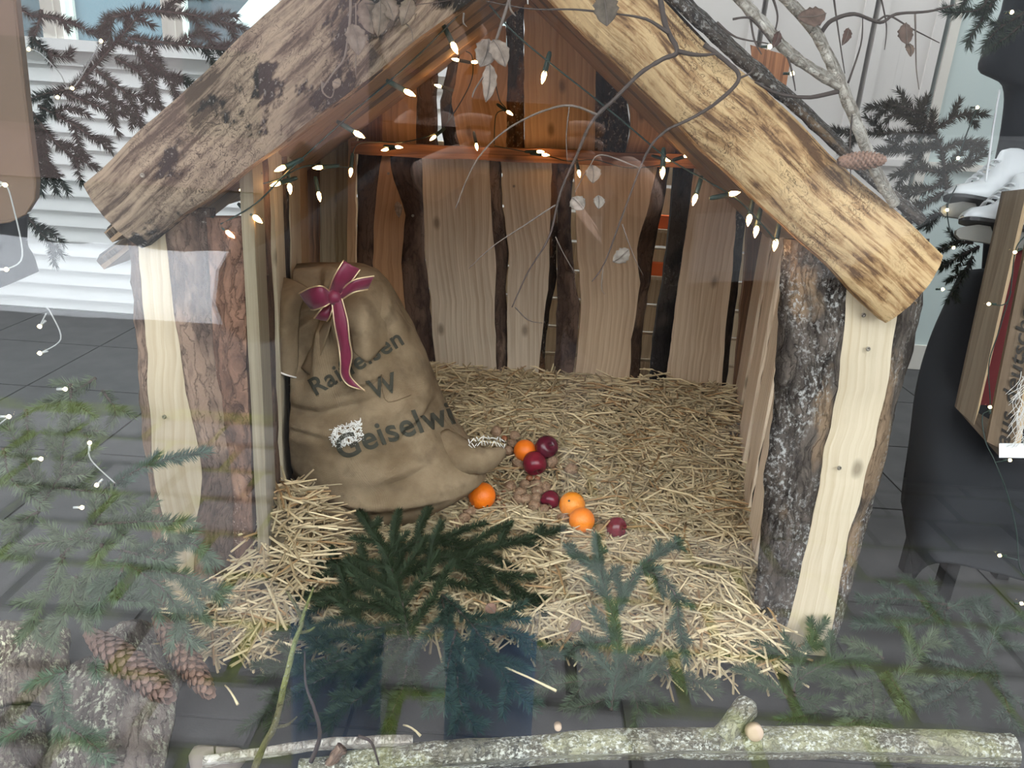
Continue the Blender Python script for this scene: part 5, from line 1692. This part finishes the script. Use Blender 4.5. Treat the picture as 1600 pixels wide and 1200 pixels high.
limb('birch_log', 'thin white birch stick before the lichen log', 'branch', None, [(318, 1190, 0.93), (420, 1175, 0.95), (520, 1162, 0.955), (645, 1158, 0.97)], (.0085, .0095), 'birch', n=12)
limb('mossy_twig', 'upright yellow green mossy twig near the glass', 'twig', None, [(392, 1215, 0.90), (410, 1170, .91), (430, 1130, .92), (446, 1062, .93), (462, 1000, .94), (472, 972, .945), (464, 950, .945), (448, 924, .95)], (.0060, .0020), 'twigmoss',
     [([(470, 975, .945), (476, 955, .945), (490, 918, .95)], .004, 'twigmoss'), ([(431, 1136, .92), (450, 1132, .92), (464, 1120, .92)], .003, 'twigmoss'), ([(470, 988, .945), (482, 986, .945), (492, 980, .945)], .003, 'twigmoss')])
limb('dark_twig', 'thin black twig crossing the birch stick', 'twig', None, [(476, 1018, .95), (478, 1070, .94), (492, 1110, .93), (500, 1150, .925), (486, 1190, .92)], (.0012, .004), 'twig', [([(560, 1150, .93), (580, 1160, .925), (592, 1195, .92)], .003, 'twig')])
limb('broken_stick', 'short broken brown stick behind the lichen log', 'stick', None, [(512, 1200, .93), (525, 1180, .935), (535, 1168, .94)], (.008, .010), 'barkred')


def bark_piece(name, label, quad, z, bulge, mat='barkpale', n=18, tone=None):
    """a curved shell of bark: quad = four pixels (top left, top right, bottom right, bottom left)"""
    rows = []
    for i in range(n):
        f = i / (n - 1)
        r = []
        for k in range(n):
            g = k / (n - 1)
            x = (quad[0][0] * (1 - g) + quad[1][0] * g) * (1 - f) + (quad[3][0] * (1 - g) + quad[2][0] * g) * f
            y = (quad[0][1] * (1 - g) + quad[1][1] * g) * (1 - f) + (quad[3][1] * (1 - g) + quad[2][1] * g) * f
            p = Z(x + 5 * mnoise.noise(Vector((i * .35, k * .1, z * 90))), y + 5 * mnoise.noise(Vector((k * .35, i * .1, 7))), z)
            p.z += bulge * (1 - (2 * g - 1) ** 2) + nz(p, 22, .010, z * 50) + nz(p, 60, .005)
            r.append(p)
        rows.append(r)
    o = MB().grid(rows, [[(k * .016, i * .016) for k in range(n)] for i in range(n)], thick=.012, nrm=(0, 0, 1)).build(name, mat, None, True, tone)
    return tag(o, label, 'bark', 'bark pieces by the glass')


MAT['barklichen'] = m_bark('mauve_bark_with_lichen', (0.15, 0.125, 0.11), (0.065, 0.05, 0.045), (0.19, 0.155, 0.135), .5, (.44, .44, .34), .75, .7, .8)
bark_piece('bark_piece', 'broad lichen flecked bark piece in the near corner', [(105, 1040), (285, 1050), (250, 1230), (60, 1230)], .035, .035, 'barklichen')
bark_piece('bark_piece', 'pale crusted bark piece under the fir twigs at the border', [(-30, 990), (110, 985), (100, 1110), (-40, 1120)], .03, .035, 'barklichen', tone=(1.2, 1.15, 1.05))
bark_piece('bark_piece', 'small white spotted bark piece between the two fir cones', [(165, 985), (240, 975), (272, 1070), (205, 1062)], .045, .02, 'barklichen')
bark_piece('bark_piece', 'dark bark piece with white flakes low in the corner', [(-40, 1130), (70, 1120), (80, 1240), (-40, 1250)], .03, .03, 'barklichen', tone=(.8, .78, .78))
MB_ = MB()
rows = [[Z(338, 1195, .02) + Vector((.045 * math.sin(a) * math.cos(b_) * (1 + .15 * math.sin(3 * b_)), .04 * math.sin(a) * math.sin(b_), .028 * math.cos(a) + .01 * math.cos(b_ * 2))) for b_ in [2 * math.pi * k / 14 for k in range(14)]] for a in [.05 + 3.04 * i / 9 for i in range(10)]]
tag(MB().grid(rows, closed=True).build('stone', flat('brown_grey_stone', (.20, .165, .14), .8)), 'smooth brown grey stone beside the birch stick', 'stone')

t = NT('cone_scale')
tc = t.n('ShaderNodeTexCoord', out=3)
t.base(Base_Color=t.mix(1.0, t.mix(t.noise(tc, 120.0, 3.0), (0.15, 0.09, 0.062), (0.27, 0.175, 0.13)), t.tint(), 'MULTIPLY'), Roughness=0.6)
MAT['cone'] = t.m


def cone(a, b, r, label, tone=None):
    a, b = Vector(a), Vector(b)
    ax = (b - a).normalized()
    L = (b - a).length
    q = ax.to_track_quat('Z', 'Y').to_matrix().to_4x4()
    M_ = Matrix.Translation(a) @ q
    root = thing('fir_cone', label, 'cone', a, 'long fir cones')
    prof = lambda f: r * (math.sin(math.pi * min(1, f * .93 + .05)) ** .45)
    MB().lathe([(.86 * prof(i / 12) + .0005, L * i / 12) for i in range(13)], 14, M_).build('core', 'cone', root, True, (.5, .45, .4))
    mb = MB()
    n = 130
    for k in range(n):
        f = (k + .5) / n
        th = k * 2.39996
        rr = prof(f)
        w = r * .46
        l = L * .085
        R_ = Matrix.Rotation(th, 4, 'Z')
        z = L * f
        pts = []
        for (u, v, h) in ((-1, 0, .80), (1, 0, .80), (-1.05, .55, 1.0), (1.05, .55, 1.0), (-.45, 1.0, 1.10), (.45, 1.0, 1.10), (0, .5, 1.09)):
            pts.append(M_ @ (R_ @ Vector((rr * h - .0006 * u * u, w * u * .62, z + l * (v - .3)))))
        inn = [M_ @ (R_ @ Vector((rr * .75, w * u * .5, z + l * (v - .3)))) for u, v in ((-1, .4), (1, .4))]
        mb.add(pts + inn, [(0, 1, 6), (1, 3, 6), (3, 5, 6), (5, 4, 6), (4, 2, 6), (2, 0, 6), (2, 4, 7), (4, 5, 8, 7), (5, 3, 8)])
    stuff(mb.build('scales', 'cone', root, False, tone))
    return root


cone(Z(140, 990, .085), Z(262, 1088, .075), .026, 'long fir cone lying slanted on the bark, nearer the border', (.85, .8, .85))
cone(Z(246, 965, .075), Z(326, 1082, .06), .023, 'fir cone lying slanted on the floor next to the straw', (1, .9, .85))
cone(P(1310, 252, 1.27), P(1381, 250, 1.265), .0135, 'small fir cone lying across the right roof slab', (1.1, .95, .85))
bc = thing('birdhouse_board', 'brown wooden board end sticking up behind the right roof', 'board', P(1210, 110, 1.45))
MB().add([P(1172, 70, 1.45), P(1236, 88, 1.45), P(1226, 150, 1.45), P(1180, 140, 1.45), P(1172, 70, 1.48), P(1236, 88, 1.48), P(1226, 150, 1.48), P(1180, 140, 1.48)], [(0, 3, 2, 1), (4, 5, 6, 7), (0, 1, 5, 4), (1, 2, 6, 5), (2, 3, 7, 6), (3, 0, 4, 7)]).build('board', 'oldwood', bc, False, (1.6, 1.4, 1.3))

# ------------------------------------------------------------------ fairy lights
def light_chain(label, runs, bulbs, cab='cable', bulb='bulb', size=1.0, group='light chains'):
    """runs: cable polylines (px, py, D); bulbs: (px, py, D, dx, dy) with the holder reaching back along (-dx, -dy)"""
    root = thing('light_chain', label, 'lights', P(*bulbs[0][:3]), group)
    for r in runs:
        pts = smooth_poly([P(*q) for q in r], 6)
        MB().tube(pts, .0016 * (1 if size == 1 else .7), 6).build('cable', cab, root)
    for (px, py, D, dx, dy) in bulbs:
        c = P(px, py, D)
        L = math.hypot(dx, dy)
        d = (RT * (dx / L) - UP * (dy / L)).normalized()
        if size == 1:
            h = MB().tube([c - d * .046, c - d * .040, c - d * .014, c - d * .011], [.0030, .0044, .0048, .0040], 9).build('lamp_holder', 'socket', root)
            q = d.to_track_quat('Z', 'Y').to_matrix().to_4x4()
            MB().lathe([(.0022, -.012), (.0048, -.006), (.0040, .002), (.0006, .010)], 6, Matrix.Translation(c) @ q).build('bulb', bulb, h)
        else:
            h = MB().tube([c - d * .014, c - d * .004], .0022, 7).build('lamp_holder', cab, root)
            MB().lathe([(.0012, -.0032), (.0034, -.001), (.0034, .001), (.0012, .0032)], 7, Matrix.Translation(c)).build('bulb', bulb, h)
    return root


A_, B_ = 1.395, 2.30
light_chain('warm light chain strung under the roof edges of the hut',
            [[(345, 350, 1.40), (400, 318, A_), (450, 268, A_), (530, 195, A_), (575, 155, A_), (612, 124, A_), (660, 80, A_), (692, 48, A_), (740, 0, A_), (770, -20, A_)], [(765, 8, 1.40), (800, 48, 1.40), (855, 95, 1.41), (925, 150, 1.42), (980, 195, 1.42), (1040, 245, 1.43), (1100, 280, 1.43), (1150, 310, 1.42), (1190, 350, 1.40), (1215, 380, 1.40)],
             [(330, 345, 1.41), (352, 362, 1.41)], [(1040, 240, 1.43), (1032, 268, 1.43)], [(855, 95, 1.41), (850, 118, 1.41)]],
            [(711, 76, A_, .5, 1), (641, 146, A_, 1, .55), (562, 211, A_, 1, .6), (437, 264, A_, -.7, .3), (403, 343, 1.40, 1, .8), (360, 366, 1.40, 1, .9), (849, 122, 1.41, -.25, 1), (1035, 271, 1.43, -.05, 1), (1148, 302, 1.42, 1, -.2), (1085, 313, 1.44, -.3, 1), (1170, 345, 1.42, -.2, 1), (1181, 363, 1.42, -.2, 1), (1211, 384, 1.40, -.2, 1)])
light_chain('warm light chain lying along the cross beam and gable planks',
            [[(548, 272, 2.0), (556, 228, 2.2), (590, 222, B_), (630, 222, B_), (676, 210, B_), (700, 190, B_), (735, 130, B_), (738, 90, B_), (728, 80, B_)], [(700, 190, B_), (705, 150, B_), (690, 138, B_)], [(770, 110, B_), (780, 155, B_), (790, 170, B_), (775, 180, B_), (772, 225, B_)], [(772, 228, B_), (810, 235, B_), (860, 245, B_), (890, 252, B_), (930, 250, B_), (980, 262, B_), (1030, 258, B_), (1075, 245, B_)]],
            [(740, 97, B_, -1, 0), (711, 93, B_, -1, -.2), (601, 234, B_, -1, .2), (624, 230, B_, 1, .1), (676, 216, B_, -1, .8), (684, 134, B_, -1, -.3), (797, 177, B_, 1, .7), (745, 230, B_, .2, 1), (845, 237, B_, 1, 0), (853, 242, B_, 1, .1), (905, 272, B_, .2, 1), (1042, 250, B_, 1, .3), (1074, 243, B_, 1, -.3)])
light_chain('warm light chain hanging down the left inner wall',
            [[(380, 292, 1.5), (430, 282, 1.55), (470, 262, 1.6), (500, 258, 1.65), (548, 262, 1.8)]],
            [(380, 293, 1.5, -.6, .5), (430, 288, 1.55, -1, .3), (453, 296, 1.6, .1, 1), (496, 262, 1.65, -1, .1), (499, 308, 1.7, .2, 1), (548, 270, 1.85, -.1, 1)])
light_chain('tiny light chain in the fir branches over the left border',
            [[(-10, 120, 1.6), (45, 77, 1.6), (90, 110, 1.6), (113, 138, 1.6), (158, 64, 1.6)], [(-10, 300, 1.2), (8, 289, 1.2), (20, 320, 1.2), (35, 400, 1.2), (10, 421, 1.2)], [(72, 480, 1.2), (80, 490, 1.2), (95, 530, 1.2), (62, 552, 1.2)], [(62, 510, 1.2), (72, 490, 1.2)], [(14, 651, 1.15), (-10, 670, 1.15)], [(140, 692, 1.18), (142, 718, 1.18), (180, 755, 1.18)]],
            [(45, 77, 1.6, 1, -1), (158, 64, 1.6, 0, -1), (113, 138, 1.6, 1, 0), (90, 152, 1.6, 1, 0), (8, 289, 1.2, 1, .5), (10, 421, 1.2, 1, 0), (62, 510, 1.2, -1, 1), (62, 552, 1.2, -1, .3), (102, 608, 1.18, 1, 0), (14, 651, 1.15, 1, 0), (140, 692, 1.18, 0, -1), (64, 717, 1.15, 1, 0), (151, 758, 1.14, -1, 1), (128, 793, 1.12, 1, 0)], 'clearcable', 'led', .6)
light_chain('tiny light chain around the skates and crate',
            [[(1527, 168, 1.7), (1510, 210, 1.7), (1497, 247, 1.7)], [(1490, 387, 1.7), (1480, 328, 1.7), (1495, 290, 1.7)], [(1600, 370, 1.5), (1586, 394, 1.5), (1575, 470, 1.5), (1545, 475, 1.5)], [(1580, 455, 1.5), (1560, 520, 1.5), (1545, 570, 1.5), (1547, 635, 1.5), (1535, 650, 1.5), (1540, 690, 1.48), (1555, 722, 1.46), (1575, 775, 1.44), (1588, 830, 1.42), (1592, 880, 1.4), (1600, 900, 1.4)], [(1556, 722, 1.46), (1578, 719, 1.46)], [(1590, 875, 1.4), (1562, 868, 1.4)]],
            [(1527, 168, 1.7, 1, 0), (1497, 247, 1.7, 1, 0), (1480, 328, 1.7, 0, 1), (1490, 387, 1.7, 1, .3), (1473, 452, 1.6, 1, 0), (1586, 394, 1.5, -1, .5), (1545, 475, 1.5, -1, 0), (1547, 636, 1.5, 0, -1), (1578, 719, 1.46, 1, 0), (1562, 868, 1.4, -1, 0), (1596, 943, 1.3, 1, 0), (1581, 19, 1.55, 1, 0), (1238, 115, 1.3, 1, 0), (1203, 73, 1.3, 1, 0)], 'cable', 'led', .6)

# ------------------------------------------------------------------ right side: black cloth, crate, skates
MAT['sole0'] = flat('black_painted_wood', (.012, .012, .013), .6)
t = NT('black_cloth')
tc = t.n('ShaderNodeTexCoord', out=3)
t.base(Base_Color=(.0045, .0055, .008, 1), Roughness=0.8)
MAT['black'] = t.m
sheet('black_cloth', [dp((1502, 425, 1.84), (1545, 420, 1.80), (1660, 420, 1.80)), dp((1458, 520, 1.80), (1520, 520, 1.76), (1670, 520, 1.76)), dp((1434, 600, 1.74), (1500, 600, 1.70), (1680, 600, 1.70)), dp((1422, 690, 1.66), (1490, 695, 1.58), (1690, 720, 1.58)), dp((1410, 775, 1.58), (1485, 785, 1.46), (1690, 790, 1.48)),
                      dp((1412, 800, 1.56), (1460, 840, 1.44), (1680, 870, 1.44)), dp((1428, 905, 1.46), (1480, 880, 1.42), (1680, 930, 1.40))], 'black', None, .006, 6, 6)
tag(bpy.data.objects['black_cloth'], 'black cloth draped over a low stand under the crate', 'cloth')
o = sheet('black_cloth', [dp((1590, -420, 1.80), (1620, -420, 1.76), (1720, -420, 1.78)), dp((1575, -40, 1.80), (1620, -40, 1.76), (1720, -40, 1.78)), dp((1552, 50, 1.79), (1600, 55, 1.74), (1720, 60, 1.77)), dp((1530, 108, 1.78), (1590, 120, 1.73), (1720, 120, 1.76)), dp((1568, 134, 1.79), (1600, 150, 1.76), (1720, 150, 1.77)), dp((1566, 200, 1.80), (1610, 210, 1.77), (1720, 210, 1.79)), dp((1545, 310, 1.82), (1610, 320, 1.79), (1720, 320, 1.81)), dp((1535, 430, 1.82), (1610, 440, 1.79), (1720, 440, 1.81))], 'black', None, .006, 6, 5)
tag(o, 'black garment hanging behind the white skates', 'garment')
# crate standing on end
sp_ = P(1560, 715, 1.60)
sd_ = thing('display_stand', 'low black stand under the black cloth that carries the crate', 'stand', (sp_.x + .05, sp_.y + .05, 0))
MB().box((sp_.x + .07, sp_.y + .06, sp_.z - .02), (.13, .09, .012)).build('stand_top', 'sole0', sd_, False)
for dx in (-.05, .19):
    for dy in (-.02, .14):
        MB().box((sp_.x + dx, sp_.y + dy, (sp_.z - .03) / 2), (.015, .015, (sp_.z - .03) / 2)).build('leg', 'sole0', sd_, False)
MAT['crate'] = m_wood('crate_wood', (.19, .145, .10), (.10, .07, .045), .7, False)
MAT['redfelt'] = flat('dark_red_felt', (.14, .016, .018), .95)
cr = thing('wooden_crate', 'old wooden crate stood on end with dark printed lettering', 'crate', P(1540, 690, 1.55))


def quad_board(name, q, D, th, mat, par, tone=None):
    f = [P(x, y, d) for (x, y), d in zip(q, D if isinstance(D, (list, tuple)) else [D] * 4)]
    bk = [p + Vector((.004, th, 0)) for p in f]
    w = (f[1] - f[0]).length
    h = (f[3] - f[0]).length
    return MB().add(f + bk, [(0, 3, 2, 1), (4, 5, 6, 7), (0, 1, 5, 4), (1, 2, 6, 5), (2, 3, 7, 6), (3, 0, 4, 7)], [(0, 0), (w, 0), (w, h), (0, h)] * 2).build(name, mat, par, False, tone)


quad_board('side_slat', [(1568, 300), (1604, 296), (1522, 664), (1494, 638)], [1.60, 1.56, 1.52, 1.56], .014, 'crate', cr)
quad_board('slat_edge', [(1604, 296), (1612, 296), (1530, 640), (1522, 664)], [1.56, 1.57, 1.53, 1.52], .012, 'wood', cr, (.9, .8, .65))
tb_ = quad_board('lettered_slat', [(1620, 300), (1650, 300), (1582, 712), (1542, 690)], [1.56, 1.545, 1.50, 1.505], .014, 'crate', cr, (1.25, 1.2, 1.15))
quad_board('slat_edge', [(1650, 300), (1660, 300), (1592, 712), (1582, 712)], [1.545, 1.55, 1.505, 1.50], .012, 'wood', cr, (.9, .8, .65))
quad_board('bottom_board', [(1494, 638), (1530, 640), (1640, 700), (1560, 712)], [1.565, 1.70, 1.66, 1.515], .012, 'crate', cr)
quad_board('red_lining', [(1590, 300), (1700, 300), (1660, 720), (1505, 640)], 1.66, .01, 'redfelt', cr)
quad_board('price_tag', [(1561, 693), (1625, 693), (1625, 716), (1561, 715)], 1.492, .002, flat('white_card', (.8, .82, .84), .6), cr)
cu = bpy.data.curves.new('print', 'FONT')
cu.body = 'aus deutschen Landen'
cu.offset = .015
to = bpy.data.objects.new('print', cu)
COL.objects.link(to)
me = bpy.data.meshes.new_from_object(to.evaluated_get(bpy.context.evaluated_depsgraph_get()))
bpy.data.objects.remove(to)
q0, q1, q2, q3 = [Vector(v) for v in tb_.data.vertices[0:0]] or [tb_.data.vertices[i].co.copy() for i in range(4)]
xm = max(v.co.x for v in me.vertices)
for v in me.vertices:
    f = .99 - .66 * (v.co.x / xm) - .02      # along the slat, from its lower end upward
    f = 1 - (.02 + .95 * v.co.x / xm)
    g = .80 - .62 * (v.co.y / .75)
    v.co = (q0.lerp(q1, g)).lerp(q3.lerp(q2, g), f) + Vector((0, -.0015, 0))
me.materials.append(flat('dark_print', (.03, .025, .02), .9))
me.name = 'printed_lettering'
link('printed_lettering', me, cr)['label'] = 'dark gothic style lettering along the slat'
# white wool tuft and green bauble in the crate
mb = MB()
rnd = random.Random(6)
for k in range(40):
    p = P(1597 + rnd.uniform(-5, 8), 610 + rnd.uniform(-30, 60), 1.485)
    mb.tube(smooth_poly([p, p + Vector((rnd.uniform(-.015, .015), -.004, -.02)), p + Vector((rnd.uniform(-.02, .02), 0, -.05))], 3), .0006, 4)
tag(stuff(mb.build('wool_tuft', flat('white_wool', (.7, .68, .64), .9))), 'wispy white wool hanging over the crate slat', 'wool')
bb = tag(MB().lathe([(.001, -.016), (.010, -.013), (.016, 0), (.010, .013), (.001, .016)], 18, Matrix.Translation(P(1598, 641, 1.56)) @ Matrix.Rotation(1.2, 4, 'X')).build('green_bauble', flat('green_glaze', (.02, .38, .10), .2)), 'small shiny green ornament inside the crate', 'ornament')
# ice skates
MAT['skate'] = flat('white_leather', (.70, .72, .73), .35)
MAT['sole'] = flat('black_sole', (.015, .014, .014), .5)
MAT['blade'] = flat('grey_blade', (.20, .19, .165), .5)


def skate(label, toe, D, tint=(1, 1, 1)):
    """toe = pixel of the toe tip; the boot runs to the right"""
    s_ = .00122 * D / 1.7
    o = P(toe[0], toe[1], D)
    ax = (RT * math.cos(.16) - UP * math.sin(.16)).normalized()
    az = (UP * math.cos(.16) + RT * math.sin(.16)).normalized()
    ay = ax.cross(az)
    W = lambda x, y, z: o + ax * (x * s_) + ay * (y * s_) + az * (z * s_)
    root = thing('ice_skate', label, 'skate', o, 'white ice skates')
    prof = [(0, 3, 8), (4, 12, 17), (14, 20, 22), (28, 24, 24), (42, 29, 24), (56, 38, 23), (66, 50, 22), (72, 62, 21), (78, 74, 20)]
    rows = []
    for x, h, w in prof:
        rows.append([W(x + (.0 if x < 60 else .25 * h * 0), w * math.cos(a) * (1 if math.sin(a) > 0 else .96), max(0, math.sin(a)) ** .8 * h + min(0, math.sin(a)) * 1.5) for a in [2 * math.pi * k / 24 for k in range(24)]])
    rows2 = [[W(80 + 2 * i, w_ * math.cos(a), max(0, math.sin(a)) ** .8 * h_ + min(0, math.sin(a)) * 1.5) for a in [2 * math.pi * k / 24 for k in range(24)]] for i, (h_, w_) in enumerate([(80, 20), (86, 20)])]
    rows2 += [[W(84 + 14 * i, w_ * math.cos(a), max(0, math.sin(a)) ** .6 * h_ + min(0, math.sin(a)) * 1.5) for a in [2 * math.pi * k / 24 for k in range(24)]] for i, (h_, w_) in enumerate([(92, 20), (98, 20), (100, 19), (98, 15), (94, 6)])]
    mb = MB().grid(rows + rows2, closed=True)
    mb.f += [tuple(range(24)), tuple((len(rows + rows2) - 1) * 24 + k for k in range(23, -1, -1))]
    mb.build('boot', 'skate', root, True)
    mb = MB()
    sole = [(-1, 6), (6, 17), (20, 23), (40, 24), (60, 22), (90, 20), (120, 19), (140, 12)]
    mb.grid([[W(x, -w, -1), W(x, w, -1), W(x, w, -7), W(x, -w, -7)] for x, w in sole], closed=True)
    mb.f += [(0, 1, 2, 3), (31, 30, 29, 28)]
    mb.build('sole', 'sole', root, False)
    mb = MB()
    outline = [(-6, -24), (2, -17), (18, -12), (30, -8), (52, -8), (56, -16), (96, -16), (100, -8), (128, -8), (134, -24), (150, -30), (148, -38), (2, -38), (-6, -32)]
    n = len(outline)
    mb.add([W(x, -3, z) for x, z in outline] + [W(x, 3, z) for x, z in outline], [tuple(range(n)), tuple(range(2 * n - 1, n - 1, -1))] + [(k, k + n, (k + 1) % n + n, (k + 1) % n) for k in range(n)])
    mb.build('blade', 'blade', root, False)
    for k in range(5):
        x, h = 38 + 8 * k, 31 + 9 * k
        MB().tube(smooth_poly([W(x, -19, h - 8), W(x + 1, -8, h + 3), W(x + 3, 3, h + 5), W(x + 6, 14, h)], 3), 2.2 * s_, 6).build('lace', 'skate', root)
        MB().lathe([(2.6 * s_, 0), (2.6 * s_, .6 * s_), (1.2 * s_, .8 * s_)], 8, Matrix.Translation(W(x - 2, -22, h - 12)) @ Matrix.Rotation(math.pi / 2, 4, 'X')).build('eyelet', 'sole', root)
    return root


skate('upper white ice skate hanging by its laces before the black garment', (1478, 304), 1.72)
skate('lower white ice skate with its grey blade frame showing', (1502, 340), 1.66)
lc = tag(MB().tube(smooth_poly(dp((1562, 140, 1.74), (1552, 200, 1.73), (1545, 250, 1.72), (1540, 285, 1.71)), 6), .0022, 6).build('lace_cord', 'skate'), 'white lace the skates hang from', 'lace')

# brown panel at the left border
t = NT('brown_leather')
tc = t.n('ShaderNodeTexCoord', out=3)
t.base(Base_Color=t.mix(t.noise(tc, 6.0, 4.0), (.095, .055, .03), (.14, .085, .048)), Roughness=0.6)
MAT['leather'] = t.m
out = [(-60, -420), (10, -420), (20, -40), (28, 40), (38, 130), (48, 220), (56, 285), (54, 312), (40, 334), (15, 346), (-60, 356)]
f = [P(x, y, 1.30) for x, y in out]
n = len(f)
pnl = thing('hanging_panel', 'brown leather panel with a rounded lower corner at the left border', 'panel', P(0, 350, 1.30))
MB().add(f + [p + Vector((-.01, .03, 0)) for p in f], [tuple(range(n - 1, -1, -1)), tuple(range(n, 2 * n))] + [(k, (k + 1) % n, (k + 1) % n + n, k + n) for k in range(n)]).build('leather_face', 'leather', pnl, False)
MB().tube([p + Vector((0, -.001, 0)) for p in f[1:]], .0022, 6).build('edge_seam', 'leather', pnl)
o = sheet('dark_sheet', [dp((-60, 345, 1.36), (0, 345, 1.34), (42, 335, 1.38)), dp((-60, 380, 1.36), (5, 380, 1.33), (40, 380, 1.38)), dp((-60, 410, 1.38), (0, 408, 1.35), (50, 400, 1.40)), dp((-60, 470, 1.40), (0, 450, 1.37), (58, 425, 1.42))], 'black', None, .006, 6, 6)  # black sheet across the area below the panel
tag(o, 'dark sheet below the brown leather panel', 'cloth')
